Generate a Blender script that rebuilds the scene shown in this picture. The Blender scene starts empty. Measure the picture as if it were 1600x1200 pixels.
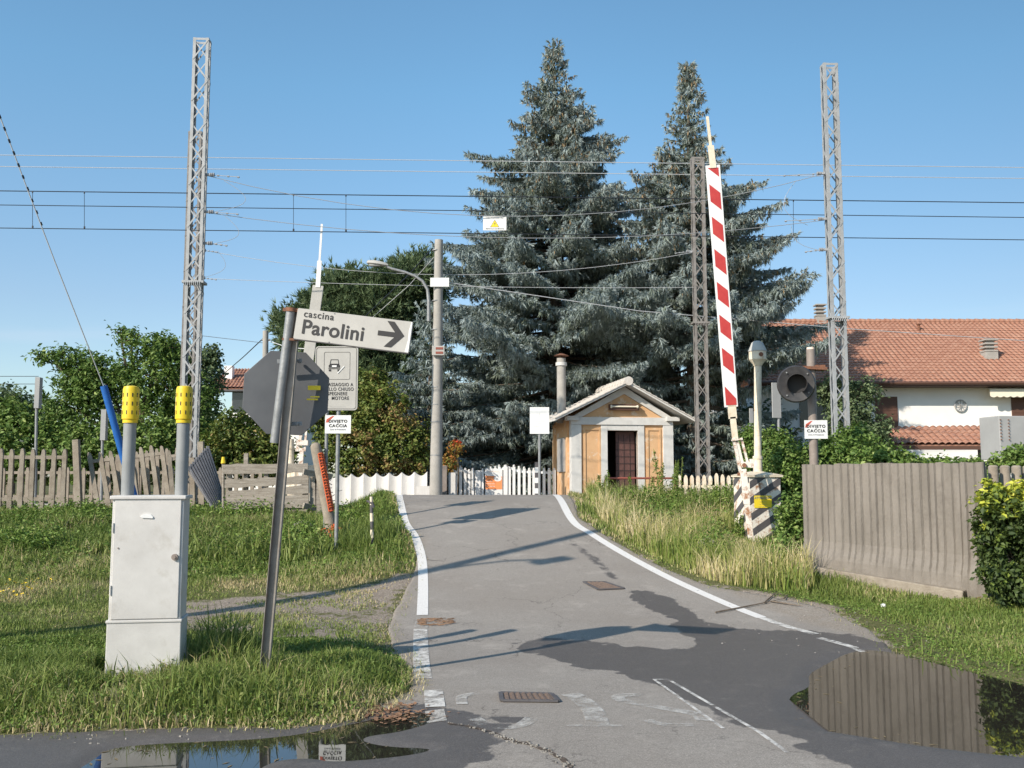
import bpy, math, random
import numpy as np
from mathutils import Vector, Matrix
random.seed(7); RNG = np.random.default_rng(11)
C = bpy.context.scene.collection
scene = bpy.context.scene
# ---------------------------------------------------------------- camera, sky, sun, exposure
F = 1500.0; CAMZ = 1.6; PITCH = math.atan(145/F)
cam_d = bpy.data.cameras.new('camera'); cam = bpy.data.objects.new('camera', cam_d); C.objects.link(cam)
cam_d.sensor_width = 36; cam_d.lens = 36*F/1600; cam_d.clip_start = 0.1; cam_d.clip_end = 3000
cam.location = (0, 0, CAMZ); cam.rotation_euler = (math.pi/2+PITCH, 0, 0); scene.camera = cam
SUN_AZ = math.radians(45); SUN_EL = math.radians(32)
LDIR = Vector((math.cos(SUN_EL)*math.cos(SUN_AZ), math.cos(SUN_EL)*math.sin(SUN_AZ), -math.sin(SUN_EL)))
sd = bpy.data.lights.new('sun', 'SUN'); sun = bpy.data.objects.new('sun', sd); C.objects.link(sun)
sd.energy = 4.0; sd.angle = math.radians(0.5); sd.color = (1.0, 0.895, 0.76)
sun.rotation_euler = LDIR.to_track_quat('-Z', 'Y').to_euler(); sun.location = (-20, -20, 20)
w = bpy.data.worlds.new('World'); scene.world = w; w.use_nodes = True
nt = w.node_tree; nt.nodes.clear()
out = nt.nodes.new('ShaderNodeOutputWorld'); bg = nt.nodes.new('ShaderNodeBackground'); sky = nt.nodes.new('ShaderNodeTexSky')
sky.sky_type = 'NISHITA'; sky.sun_disc = False; sky.sun_elevation = SUN_EL
sky.sun_rotation = math.atan2(-LDIR.x, -LDIR.y); sky.altitude = 100; sky.air_density = 1.0; sky.dust_density = 0.8; sky.ozone_density = 1.6
tc = nt.nodes.new('ShaderNodeTexCoord'); mp = nt.nodes.new('ShaderNodeMapping'); mp.inputs['Scale'].default_value = (1.2, 1.2, 11)
nz = nt.nodes.new('ShaderNodeTexNoise'); nz.inputs['Scale'].default_value = 2.6; nz.inputs['Detail'].default_value = 6
cr = nt.nodes.new('ShaderNodeValToRGB'); cr.color_ramp.elements[0].position = .54; cr.color_ramp.elements[1].position = .78
sx = nt.nodes.new('ShaderNodeSeparateXYZ'); mr = nt.nodes.new('ShaderNodeMapRange')
mr.inputs['From Min'].default_value = .03; mr.inputs['From Max'].default_value = .20; mr.inputs['To Min'].default_value = .5; mr.inputs['To Max'].default_value = 0
mu = nt.nodes.new('ShaderNodeMath'); mu.operation = 'MULTIPLY'
mx = nt.nodes.new('ShaderNodeMixRGB'); mx.inputs[2].default_value = (4.0, 4.0, 4.6, 1)
L = nt.links.new
L(tc.outputs['Generated'], mp.inputs[0]); L(mp.outputs[0], nz.inputs[0]); L(nz.outputs[0], cr.inputs[0])
L(tc.outputs['Generated'], sx.inputs[0]); L(sx.outputs[2], mr.inputs[0]); L(cr.outputs[0], mu.inputs[0]); L(mr.outputs[0], mu.inputs[1])
tr_ = nt.nodes.new('ShaderNodeMapRange'); tr_.inputs['From Min'].default_value = .17; tr_.inputs['From Max'].default_value = .38; L(sx.outputs[2], tr_.inputs[0])
tm_ = nt.nodes.new('ShaderNodeMixRGB'); tm_.inputs[1].default_value = (.74, .78, .80, 1); tm_.inputs[2].default_value = (.70, .95, .96, 1); L(tr_.outputs[0], tm_.inputs[0])
ml_ = nt.nodes.new('ShaderNodeMixRGB'); ml_.blend_type = 'MULTIPLY'; ml_.inputs[0].default_value = 1; L(sky.outputs[0], ml_.inputs[1]); L(tm_.outputs[0], ml_.inputs[2])
ax_ = nt.nodes.new('ShaderNodeMapRange'); ax_.inputs['From Min'].default_value = .0; ax_.inputs['From Max'].default_value = .5; ax_.inputs['To Min'].default_value = 1.0; ax_.inputs['To Max'].default_value = .74; L(sx.outputs[0], ax_.inputs[0])
m2_ = nt.nodes.new('ShaderNodeMixRGB'); m2_.blend_type = 'MULTIPLY'; m2_.inputs[0].default_value = 1; L(ml_.outputs[0], m2_.inputs[1]); L(ax_.outputs[0], m2_.inputs[2])
L(mu.outputs[0], mx.inputs[0]); L(m2_.outputs[0], mx.inputs[1]); L(mx.outputs[0], bg.inputs[0]); L(bg.outputs[0], out.inputs[0])
bg.inputs[1].default_value = 0.136
scene.view_settings.view_transform = 'Standard'; scene.view_settings.look = 'None'; scene.view_settings.exposure = 0.64; scene.view_settings.gamma = 1
try: scene.cycles.use_denoising = True; scene.cycles.max_bounces = 6; scene.cycles.transparent_max_bounces = 8
except Exception: pass

# ---------------------------------------------------------------- pixel <-> world
cp, sp_ = math.cos(PITCH), math.sin(PITCH)
def P(px, py, Y):
    dx = (px-800)/F; dy = (600-py)/F
    d = Vector((dx, cp-dy*sp_, sp_+dy*cp)); t = Y/d.y
    return Vector((dx*t, Y, CAMZ+d.z*t))
def smooth(t): t = np.clip(t, 0, 1); return t*t*(3-2*t)
_ky = np.array([-50, 9, 11, 13, 17, 18, 19.3, 21.5, 24.5, 29, 34, 700.]); _ks = np.array([0, 0, .108, .157, .165, .10, 0, -.045, -.055, -.01, 0, 0])
_ty = np.linspace(-50, 700, 30001); _tz = np.concatenate([[0], np.cumsum(np.interp(_ty, _ky, _ks)[:-1]*np.diff(_ty))])
def zroad(Y): return 0.014+np.interp(Y, _ty, _tz)
def G(px, py, f=None):
    f = f or (lambda X, Y: float(zroad(Y)))
    lo = 3.0; step = .05; Y = lo
    while Y < 400:
        p = P(px, py, Y)
        if p.z <= f(p.x, Y):
            a, b = Y-step, Y
            for _ in range(20):
                m = (a+b)/2; q = P(px, py, m)
                if q.z <= f(q.x, m): b = m
                else: a = m
            return P(px, py, b)
        Y += step; 
        if Y > 40: step = .5
    return P(px, py, 400)
def rounded(poly, n=2):
    for _ in range(n):
        q = []
        for i in range(len(poly)):
            a, b = poly[i], poly[(i+1) % len(poly)]; q += [(a[0]*.75+b[0]*.25, a[1]*.75+b[1]*.25), (a[0]*.25+b[0]*.75, a[1]*.25+b[1]*.75)]
        poly = q
    return poly
def GG(pts): return [tuple(G(*p)[:2]) for p in pts]
def sdf(poly, X, Y):
    X = np.asarray(X, float).ravel(); Y = np.asarray(Y, float).ravel()
    d2 = np.full(X.shape, 1e18); ins = np.zeros(X.shape, bool); n = len(poly)
    for i in range(n):
        x0, y0 = poly[i]; x1, y1 = poly[(i+1) % n]
        ex, ey = x1-x0, y1-y0; l2 = ex*ex+ey*ey+1e-12
        t = np.clip(((X-x0)*ex+(Y-y0)*ey)/l2, 0, 1)
        d2 = np.minimum(d2, (X-x0-t*ex)**2+(Y-y0-t*ey)**2)
        c = ((y0 > Y) != (y1 > Y)); xi = x0+(Y-y0)*ex/(ey if abs(ey) > 1e-12 else 1e-12)
        ins ^= c & (X < xi)
    return np.where(ins, -1, 1)*np.sqrt(d2)
def vnoise(X, Y, s, seed=0):
    X = np.asarray(X)/s+seed*17.3; Y = np.asarray(Y)/s+seed*9.7
    xi = np.floor(X).astype(np.int64); yi = np.floor(Y).astype(np.int64); fx = X-xi; fy = Y-yi
    fx = fx*fx*(3-2*fx); fy = fy*fy*(3-2*fy)
    def h(a, b):
        v = (a*374761393+b*668265263+seed*1442695) & 0xffffffff; v = ((v ^ (v >> 13))*1274126177) & 0xffffffff
        return ((v ^ (v >> 16)) & 0xffff)/65535.
    return (h(xi, yi)*(1-fx)+h(xi+1, yi)*fx)*(1-fy)+(h(xi, yi+1)*(1-fx)+h(xi+1, yi+1)*fx)*fy
def fbm(X, Y, s, seed=0): return (vnoise(X, Y, s, seed)+.5*vnoise(X, Y, s/2, seed+1)+.25*vnoise(X, Y, s/4, seed+2))/1.75

ROAD = [(-2.9, 60), (-2.75, 30), (-2.7, 24), (-2.45, 19.3)]+GG([(636, 830), (652, 870), (642, 905), (618, 950), (604, 985), (615, 1015), (640, 1050), (640, 1078), (600, 1098), (560, 1124), (450, 1138), (300, 1137), (150, 1142), (0, 1147)]) \
    + [(-14, 6.1), (-60, 6), (-60, -30), (60, -30), (60, 6.2), (8, 6.7)]+GG([(1600, 1072), (1500, 1045), (1400, 1018), (1362, 985), (1290, 950), (1200, 930), (1110, 915), (1040, 888), (960, 845), (905, 808)])+[(1.15, 19.3), (1.3, 24), (1.4, 30), (1.6, 60)]
PUD_L = GG([(60, 1230), (140, 1185), (165, 1164), (260, 1156), (420, 1150), (520, 1134), (640, 1106), (702, 1117), (640, 1140), (560, 1150), (600, 1162), (690, 1165), (650, 1178), (520, 1190), (480, 1182), (420, 1188), (380, 1230)])
PUD_R = GG([(1224, 1094), (1234, 1080), (1262, 1070), (1256, 1052), (1280, 1038), (1330, 1012), (1390, 1014), (1500, 1042), (1620, 1072), (1700, 1090), (1760, 1200), (1600, 1182), (1450, 1166), (1350, 1150), (1250, 1134), (1228, 1112)])
WET = [GG([(978, 922), (1020, 925), (1080, 962), (1150, 988), (1290, 985), (1400, 1010), (1800, 1100), (1800, 1260), (1600, 1215), (1430, 1190), (1350, 1172), (1240, 1152), (1150, 1130), (1110, 1108), (1070, 1085), (1025, 1068), (960, 1048), (875, 1032), (800, 1008), (860, 1002), (940, 1006), (1000, 1013), (1085, 1016), (1090, 1005), (1065, 980), (1030, 955)]),
       GG([(-300, 1150), (150, 1140), (560, 1124), (650, 1098), (690, 1110), (730, 1122), (790, 1145), (808, 1164), (760, 1178), (700, 1200), (640, 1260), (-300, 1260)]),
       GG([(1250, 1166), (1300, 1164), (1400, 1172), (1440, 1195), (1440, 1230), (1380, 1205), (1280, 1180)]),
       GG([(872, 836), (885, 834), (950, 880), (985, 920), (972, 922), (930, 890)])]
PUD_L = rounded(PUD_L); PUD_R = rounded(PUD_R); WET = [rounded(p) for p in WET]
SPOT = [GG([(765, 1121), (830, 1121), (812, 1130), (780, 1129)])]
_yl = [-40, 7.5, 9.5, 11, 13, 14.3, 17, 19.5, 22, 26, 32, 60, 700]; _zl = [.07, .08, .09, .14, .32, .46, .70, .88, .93, .84, .8, .8, .8]
_yr = [-40, 6, 7.5, 10, 11.8, 13.3, 15.8, 19, 22, 26, 32, 60, 700]; _zr = [.02, .02, .03, .05, .08, .31, .50, .92, .95, .84, .8, .8, .8]
def Hs(X, Y):
    X = np.asarray(X, float).ravel(); Y = np.asarray(Y, float).ravel()
    d = sdf(ROAD, X, Y); t = smooth(d/1.0)
    side = np.where(X < 0, np.interp(Y, _yl, _zl), np.interp(Y, _yr, _zr))
    r = zroad(Y); flat = (Y < 9.5); ext = np.where(flat, smooth((d)/.5), t)
    z = r*(1-ext)+side*ext
    bump = (fbm(X, Y, 1.3, 3)-.5)*.05*smooth(d/.6)
    micro = (fbm(X, Y, .9, 5)-.5)*.006*(d < 0)
    pr = sdf(PUD_R, X, Y); pl = sdf(PUD_L, X, Y)
    dip = np.maximum(smooth((.10-pl)/.2), smooth((.12-pr)/.24))
    z = z+bump+micro
    z = z*(1-dip)+(-.012)*dip
    return z, d
def H(X, Y): return float(Hs([X], [Y])[0][0])
def gz(px, py): return G(px, py, H)

# ---------------------------------------------------------------- materials
def col(c): return (c[0], c[1], c[2], 1)
def mat(name, c, rough=.7, c2=None, scale=8., amt=None, metal=0., bump=0., bscale=40., spec=.4, stretch=None, c3=None, s3=2., t3=(.55, .7)):
    m = bpy.data.materials.new(name); m.use_nodes = True; t = m.node_tree; b = t.nodes['Principled BSDF']; l = t.links.new
    b.inputs['Roughness'].default_value = rough; b.inputs['Metallic'].default_value = metal; b.inputs['Specular IOR Level'].default_value = spec
    b.inputs['Base Color'].default_value = col(c)
    tcn = t.nodes.new('ShaderNodeTexCoord'); src = tcn.outputs['Object']
    if stretch:
        mpn = t.nodes.new('ShaderNodeMapping'); mpn.inputs['Scale'].default_value = stretch; l(src, mpn.inputs[0]); src = mpn.outputs[0]
    last = None
    if c2:
        n = t.nodes.new('ShaderNodeTexNoise'); n.inputs['Scale'].default_value = scale; n.inputs['Detail'].default_value = 7; n.inputs['Roughness'].default_value = .62; l(src, n.inputs[0])
        r = t.nodes.new('ShaderNodeValToRGB'); e = r.color_ramp.elements; e[0].position = .36; e[1].position = .66; e[0].color = col(c); e[1].color = col(c2)
        l(n.outputs[0], r.inputs[0]); l(r.outputs[0], b.inputs['Base Color']); last = r.outputs[0]
    if c3:
        n = t.nodes.new('ShaderNodeTexNoise'); n.inputs['Scale'].default_value = s3; n.inputs['Detail'].default_value = 8; n.inputs['Roughness'].default_value = .7; l(tcn.outputs['Object'], n.inputs[0])
        r = t.nodes.new('ShaderNodeMapRange'); r.inputs['From Min'].default_value = t3[0]; r.inputs['From Max'].default_value = t3[1]; l(n.outputs[0], r.inputs[0])
        mxn = t.nodes.new('ShaderNodeMixRGB'); l(r.outputs[0], mxn.inputs[0]); mxn.inputs[2].default_value = col(c3)
        if last: l(last, mxn.inputs[1])
        else: mxn.inputs[1].default_value = col(c)
        l(mxn.outputs[0], b.inputs['Base Color'])
    if bump:
        n = t.nodes.new('ShaderNodeTexNoise'); n.inputs['Scale'].default_value = bscale; n.inputs['Detail'].default_value = 5; l(src, n.inputs[0])
        bp = t.nodes.new('ShaderNodeBump'); bp.inputs['Strength'].default_value = bump; bp.inputs['Distance'].default_value = .02
        l(n.outputs[0], bp.inputs['Height']); l(bp.outputs[0], b.inputs['Normal'])
    return m
def leafmat(name, stops, trans=.25, rough=.55, spec=.3):
    """per-leaf random attribute 'rnd' picks the leaf's own pigment"""
    m = bpy.data.materials.new(name); m.use_nodes = True; t = m.node_tree; b = t.nodes['Principled BSDF']; l = t.links.new
    a = t.nodes.new('ShaderNodeAttribute'); a.attribute_name = 'rnd'; r = t.nodes.new('ShaderNodeValToRGB'); cr_ = r.color_ramp
    while len(cr_.elements) < len(stops): cr_.elements.new(.5)
    for e, (p, c) in zip(cr_.elements, stops): e.position = p; e.color = col(c)
    l(a.outputs['Fac'], r.inputs[0]); l(r.outputs[0], b.inputs['Base Color']); b.inputs['Roughness'].default_value = rough; b.inputs['Specular IOR Level'].default_value = spec
    if trans:
        tr = t.nodes.new('ShaderNodeBsdfTranslucent'); l(r.outputs[0], tr.inputs[0]); ms = t.nodes.new('ShaderNodeMixShader'); ms.inputs[0].default_value = trans
        l(b.outputs[0], ms.inputs[1]); l(tr.outputs[0], ms.inputs[2]); l(ms.outputs[0], t.nodes['Material Output'].inputs[0])
    return m

# ---------------------------------------------------------------- object helpers
ORG = {}
def org(o): return ORG.get(o.name, Vector((0, 0, 0)))
def props(o, label=None, cat=None, group=None, kind=None):
    if label: o['label'] = label
    if cat: o['category'] = cat
    if group: o['group'] = group
    if kind: o['kind'] = kind
    return o
def thing(name, label, cat, loc, group=None):
    o = bpy.data.objects.new(name, None); C.objects.link(o); o.location = loc; o.empty_display_size = .2
    ORG[o.name] = Vector(loc); return props(o, label, cat, group)
def copy_thing(root, loc, label, group=None):
    r = root.copy(); C.objects.link(r); r.location = loc; r['label'] = label
    if group: r['group'] = group
    for ch in root.children:
        c = ch.copy(); C.objects.link(c); c.parent = r
        for g in ch.children:
            d = g.copy(); C.objects.link(d); d.parent = c
    return r
def link(name, me, m, parent=None):
    o = bpy.data.objects.new(name, me); C.objects.link(o)
    if m is not None and not me.materials: 
        for k in (m if isinstance(m, (list, tuple)) else [m]): me.materials.append(k)
    if parent is not None:
        o.parent = parent; og = org(parent); ORG[o.name] = og; me.transform(Matrix.Translation(-og))
    return o
class MB:
    def __init__(s): s.v = []; s.f = []; s.m = []; s.sm = []
    def add(s, vs, fs, mi=0, smooth=False):
        n = len(s.v); s.v += [tuple(v) for v in vs]; s.f += [tuple(i+n for i in f) for f in fs]; s.m += [mi]*len(fs); s.sm += [smooth]*len(fs); return s
    def box(s, c, size, R=None, mi=0):
        c = Vector(c); hx, hy, hz = size[0]/2, size[1]/2, size[2]/2; R = R or Matrix.Identity(3)
        vs = [c+R @ Vector((x*hx, y*hy, z*hz)) for z in (-1, 1) for y in (-1, 1) for x in (-1, 1)]
        return s.add(vs, [(0, 2, 3, 1), (4, 5, 7, 6), (0, 1, 5, 4), (2, 6, 7, 3), (0, 4, 6, 2), (1, 3, 7, 5)], mi)
    def beam(s, p, q, wd, dp, up=(0, 1, 0), mi=0):
        """rectangular bar from p to q; wd across, dp along 'up' hint"""
        p = Vector(p); q = Vector(q); a = (q-p).normalized(); u = Vector(up); x = a.cross(u)
        if x.length < 1e-4: x = a.cross(Vector((1, 0, 0)))
        x.normalize(); y = x.cross(a).normalized(); vs = []
        for c in (p, q):
            for sx_, sy in ((-1, -1), (1, -1), (1, 1), (-1, 1)): vs.append(c+x*sx_*wd/2+y*sy*dp/2)
        return s.add(vs, [(3, 2, 1, 0), (4, 5, 6, 7), (0, 1, 5, 4), (1, 2, 6, 5), (2, 3, 7, 6), (3, 0, 4, 7)], mi)
    def tube(s, pts, r, n=10, mi=0, cap=True):
        pts = [Vector(p) for p in pts]; rs = r if isinstance(r, (list, tuple)) else [r]*len(pts); vs = []; fs = []; prev = None
        for i, p in enumerate(pts):
            a = (pts[min(i+1, len(pts)-1)]-pts[max(i-1, 0)]).normalized()
            x = a.cross(Vector((0, 0, 1))) if prev is None else prev-a*prev.dot(a)
            if x.length < 1e-3: x = a.cross(Vector((0, 1, 0)))
            x.normalize(); prev = x; y = a.cross(x)
            for k in range(n):
                t = 2*math.pi*k/n; vs.append(p+(x*math.cos(t)+y*math.sin(t))*rs[i])
        for i in range(len(pts)-1):
            for k in range(n):
                a0 = i*n+k; b0 = i*n+(k+1) % n; fs.append((a0, b0, b0+n, a0+n))
        if cap: fs.append(tuple(range(n-1, -1, -1))); fs.append(tuple(range((len(pts)-1)*n, len(pts)*n)))
        return s.add(vs, fs, mi, True)
    def prism(s, poly, d, O, X, Y_, mi=0):
        """polygon (x,y) in frame O,X,Y extruded by d along -X×Y (back)"""
        O = Vector(O); X = Vector(X).normalized(); Y_ = Vector(Y_).normalized(); N = X.cross(Y_); n = len(poly)
        vs = [O+X*x+Y_*y for x, y in poly]+[O+X*x+Y_*y-N*d for x, y in poly]
        fs = [tuple(range(n)), tuple(range(2*n-1, n-1, -1))]+[(i, i+n, (i+1) % n+n, (i+1) % n) for i in range(n)]
        return s.add(vs, fs, mi)
    def build(s, name, m, parent=None, bevel=0):
        me = bpy.data.meshes.new(name); me.from_pydata(s.v, [], s.f); 
        for i, k in enumerate(m if isinstance(m, (list, tuple)) else [m]): me.materials.append(k)
        me.polygons.foreach_set('material_index', s.m); me.polygons.foreach_set('use_smooth', s.sm); me.update()
        if any(s.sm): me.set_sharp_from_angle(angle=math.radians(38))
        o = link(name, me, None, parent)
        if bevel:
            b = o.modifiers.new('b', 'BEVEL'); b.width = bevel; b.segments = 2; b.limit_method = 'ANGLE'; b.angle_limit = math.radians(50)
        return o
def np_mesh(name, V, FA, k, m, parent=None, attrs=None, smooth_=False):
    """V (n,3); FA (m,k) faces"""
    me = bpy.data.meshes.new(name); V = np.ascontiguousarray(V, np.float32); FA = np.ascontiguousarray(FA, np.int32)
    me.vertices.add(len(V)); me.vertices.foreach_set('co', V.ravel()); me.loops.add(FA.size); me.loops.foreach_set('vertex_index', FA.ravel())
    me.polygons.add(len(FA)); me.polygons.foreach_set('loop_start', np.arange(0, FA.size, k, dtype=np.int32))
    if smooth_: me.polygons.foreach_set('use_smooth', np.ones(len(FA), bool))
    me.update(calc_edges=True)
    for an, av in (attrs or {}).items():
        a = me.attributes.new(an, 'FLOAT', 'POINT'); a.data.foreach_set('value', np.ascontiguousarray(av, np.float32))
    me.materials.append(m); return link(name, me, None, parent)
def rotz(a): return Matrix.Rotation(a, 3, 'Z')
def text_on(parent, s, size, O, X, U, m, align='LEFT', bold=.0, name='lettering', off=.003, xs=1.0, spacing=1.0):
    """flat letters lying on a plane with origin O, right X, up U (world space)"""
    cu = bpy.data.curves.new('t', 'FONT'); cu.body = s; cu.size = size; cu.align_x = align; cu.offset = bold; cu.space_character = spacing; cu.space_line = 1.0; cu.extrude = .0006
    to = bpy.data.objects.new('t', cu); C.objects.link(to); bpy.context.view_layer.update()
    me = bpy.data.meshes.new_from_object(to.evaluated_get(bpy.context.evaluated_depsgraph_get())); bpy.data.objects.remove(to); bpy.data.curves.remove(cu)
    X = Vector(X).normalized(); U = Vector(U).normalized(); N = X.cross(U); O = Vector(O)
    me.transform(Matrix(((X.x*xs, U.x, N.x, O.x+N.x*off), (X.y*xs, U.y, N.y, O.y+N.y*off), (X.z*xs, U.z, N.z, O.z+N.z*off), (0, 0, 0, 1))))
    me.materials.clear(); me.materials.append(m); me.name = name
    return link(name, me, None, parent)
def rrect(x0, y0, x1, y1, r, n=4):
    pts = []
    for cx, cy, a in ((x1-r, y1-r, 0), (x0+r, y1-r, 90), (x0+r, y0+r, 180), (x1-r, y0+r, 270)):
        for k in range(n+1):
            t = math.radians(a+90*k/n); pts.append((cx+r*math.cos(t), cy+r*math.sin(t)))
    return pts

# ---------------------------------------------------------------- vegetation builders (numpy)
def unit(a): return a/np.maximum(np.linalg.norm(a, axis=1, keepdims=True), 1e-9)
def spikes(pos, dr, ln, k, spread, wd, seed=0):
    """k thin triangles per element fanned round its axis -> V,F,elem index"""
    r = np.random.default_rng(seed); n = len(pos); dr = unit(dr)
    pos = np.repeat(pos, k, 0); dr = np.repeat(dr, k, 0); ln = np.repeat(ln, k)
    rv = unit(r.normal(size=(n*k, 3))); sd_ = unit(np.cross(dr, rv)); tip = unit(dr+sd_*spread*r.uniform(.5, 1.3, (n*k, 1)))
    wv = unit(np.cross(tip, r.normal(size=(n*k, 3))))*(wd*r.uniform(.7, 1.3, (n*k, 1)))
    V = np.stack([pos-wv, pos+wv, pos+tip*(ln*r.uniform(.7, 1.2, n*k))[:, None]], 1).reshape(-1, 3)
    return V, np.arange(n*k*3).reshape(-1, 3), np.repeat(np.arange(n), k*3)
def blades(x, y, z, h, wd, seed=0, bend=.5, name='grass', m=None, rnd=None, label=None, cat=None, parent=None, kind='stuff'):
    r = np.random.default_rng(seed); n = len(x); a = r.uniform(0, 2*math.pi, n); la = r.uniform(0, 2*math.pi, n); b = r.uniform(.1, 1, n)*bend
    wv = np.stack([np.cos(a), np.sin(a), np.zeros(n)], 1)*wd[:, None]; lv = np.stack([np.cos(la), np.sin(la), np.zeros(n)], 1)
    p0 = np.stack([x, y, z-.01], 1); up = np.array([[0, 0, 1.]])
    p1 = p0+up*(h*.55)[:, None]+lv*(h*b*.22)[:, None]; p2 = p0+up*(h*(1-.35*b))[:, None]+lv*(h*b*.85)[:, None]
    V = np.stack([p0-wv, p0+wv, p1+wv*.75, p1-wv*.75, p2], 1).reshape(-1, 3); i = np.arange(n)[:, None]*5
    F3 = np.concatenate([i+np.array([[0, 1, 2]]), i+np.array([[0, 2, 3]]), i+np.array([[3, 2, 4]])], 1).reshape(-1, 3)
    rn = np.repeat(rnd if rnd is not None else r.uniform(0, 1, n), 5)
    o = np_mesh(name, V, F3, 3, m, parent, {'rnd': rn})
    if parent is None: props(o, label, cat, None, kind)
    return o
def leaves(pos, size, seed=0, up=.35, aspect=.55, fold=.25, out=None):
    r = np.random.default_rng(seed); n = len(pos); nrm = r.normal(size=(n, 3)); nrm[:, 2] = np.abs(nrm[:, 2])*1.0+up
    if out is not None: nrm = nrm*.8+out*1.2
    nrm = unit(nrm); t = unit(np.cross(nrm, r.normal(size=(n, 3)))); s = np.cross(nrm, t); L_ = (size*r.uniform(.6, 1.3, n))[:, None]
    a = pos-t*L_*.5; b = pos+t*L_*.5-nrm*L_*.12; c = pos+s*L_*aspect*.5+nrm*L_*fold*.4; d = pos-s*L_*aspect*.5+nrm*L_*fold*.4
    V = np.stack([a, c, b, d], 1).reshape(-1, 3); i = np.arange(n)[:, None]*4
    return V, np.concatenate([i+[[0, 1, 2]], i+[[0, 2, 3]]], 1).reshape(-1, 3), np.repeat(np.arange(n), 4)
def blob_points(blobs, n, seed=0, shell=.55, clump=.35, per=14):
    """points in clumps spread through a union of ellipsoids (cx,cy,cz,rx,ry,rz)"""
    r = np.random.default_rng(seed); vol = np.array([b[3]*b[4]*b[5] for b in blobs])**.7; vol = vol/vol.sum(); nc = max(1, n//per)
    bi = r.choice(len(blobs), nc, p=vol); B = np.array(blobs)[bi]; d = unit(r.normal(size=(nc, 3))); rad = shell+(1-shell)*r.uniform(0, 1, nc)**.6
    rad *= 1+.18*np.sin(d[:, 0]*7+B[:, 0])*np.cos(d[:, 2]*6+d[:, 1]*5)
    c = B[:, :3]+d*rad[:, None]*B[:, 3:6]; cl = np.repeat(c, per, 0); sz = clump*r.uniform(.5, 1.2, nc)
    p = cl+r.normal(size=cl.shape)*np.repeat(sz, per)[:, None]*.45
    return p, np.repeat(unit(d), per, 0), np.repeat(np.arange(nc), per)
# ---------------------------------------------------------------- ground, road, water
def axis(segs):
    a = [segs[0][0]]
    for x0, x1, st in segs:
        n = max(1, int(round((x1-x0)/st))); a += list(np.linspace(x0, x1, n+1)[1:])
    return np.array(a)
def attr_node(t, name):
    a = t.nodes.new('ShaderNodeAttribute'); a.attribute_name = name; return a.outputs['Fac']
def nnode(t, src, scale, detail=6, rough=.6):
    n = t.nodes.new('ShaderNodeTexNoise'); n.inputs['Scale'].default_value = scale; n.inputs['Detail'].default_value = detail; n.inputs['Roughness'].default_value = rough; t.links.new(src, n.inputs[0]); return n.outputs[0]
def ramp(t, src, stops):
    r = t.nodes.new('ShaderNodeValToRGB')
    while len(r.color_ramp.elements) < len(stops): r.color_ramp.elements.new(.5)
    for e, (p, c) in zip(r.color_ramp.elements, stops): e.position = p; e.color = col(c) if not isinstance(c, (int, float)) else (c, c, c, 1)
    t.links.new(src, r.inputs[0]); return r.outputs[0]
def mixc(t, f, a, b):
    m = t.nodes.new('ShaderNodeMixRGB')
    for s, i in ((f, 0), (a, 1), (b, 2)):
        if isinstance(s, (int, float)): m.inputs[i].default_value = s
        elif isinstance(s, tuple): m.inputs[i].default_value = col(s)
        else: t.links.new(s, m.inputs[i])
    return m.outputs[0]
def mth(t, op, a, b=0.):
    m = t.nodes.new('ShaderNodeMath'); m.operation = op; m.use_clamp = False
    for s, i in ((a, 0), (b, 1)):
        if isinstance(s, (int, float)): m.inputs[i].default_value = s
        else: t.links.new(s, m.inputs[i])
    return m.outputs[0]
def newmat(name):
    m = bpy.data.materials.new(name); m.use_nodes = True; t = m.node_tree; tcn = t.nodes.new('ShaderNodeTexCoord')
    return m, t, t.nodes['Principled BSDF'], tcn.outputs['Object']
# asphalt: dry / wet / edge dirt / cracks
m_road, t, b, oc = newmat('asphalt')
agg = nnode(t, oc, 140, 3, .7); mid = nnode(t, oc, 3.0, 7, .65); big = nnode(t, oc, .55, 4)
base = ramp(t, mid, [(.25, (.22, .197, .178)), (.5, (.285, .258, .233)), (.75, (.34, .31, .28))])
base = mixc(t, .75, base, ramp(t, agg, [(.3, (.11, .10, .09)), (.55, (.28, .255, .23)), (.72, (.56, .52, .47))]))
ag2 = nnode(t, oc, 26, 6, .85); base = mixc(t, ramp(t, ag2, [(.36, .55), (.46, 0.)]), base, (.15, .135, .12)); base = mixc(t, ramp(t, ag2, [(.58, 0.), (.68, .45)]), base, (.42, .39, .35))
base = mixc(t, ramp(t, big, [(.35, 0), (.65, .45)]), base, (.20, .172, .148)); base = mixc(t, ramp(t, nnode(t, oc, 1.7, 8, .75), [(.54, 0), (.66, .5)]), base, (.37, .335, .30))
vr = t.nodes.new('ShaderNodeTexVoronoi'); vr.feature = 'DISTANCE_TO_EDGE'; vr.inputs['Scale'].default_value = .8
dn = t.nodes.new('ShaderNodeVectorMath'); dn.operation = 'MULTIPLY_ADD'; nn = t.nodes.new('ShaderNodeTexNoise'); nn.inputs['Scale'].default_value = 2.5; nn.inputs['Detail'].default_value = 6
t.links.new(oc, nn.inputs[0]); t.links.new(nn.outputs[1], dn.inputs[0]); dn.inputs[1].default_value = (.9, .9, 0); t.links.new(oc, dn.inputs[2]); t.links.new(dn.outputs[0], vr.inputs[0])
crk = ramp(t, vr.outputs[0], [(0, 1.), (.007, 0.)]); crk = mth(t, 'MULTIPLY', crk, ramp(t, nnode(t, oc, .7, 3), [(.46, 0), (.58, .7)]))
base = mixc(t, crk, base, (.045, .038, .033))
dirt = attr_node(t, 'dirt'); dirtm = mth(t, 'MULTIPLY', dirt, ramp(t, nnode(t, oc, 9, 7, .7), [(.35, .35), (.6, 1.)]))
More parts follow.
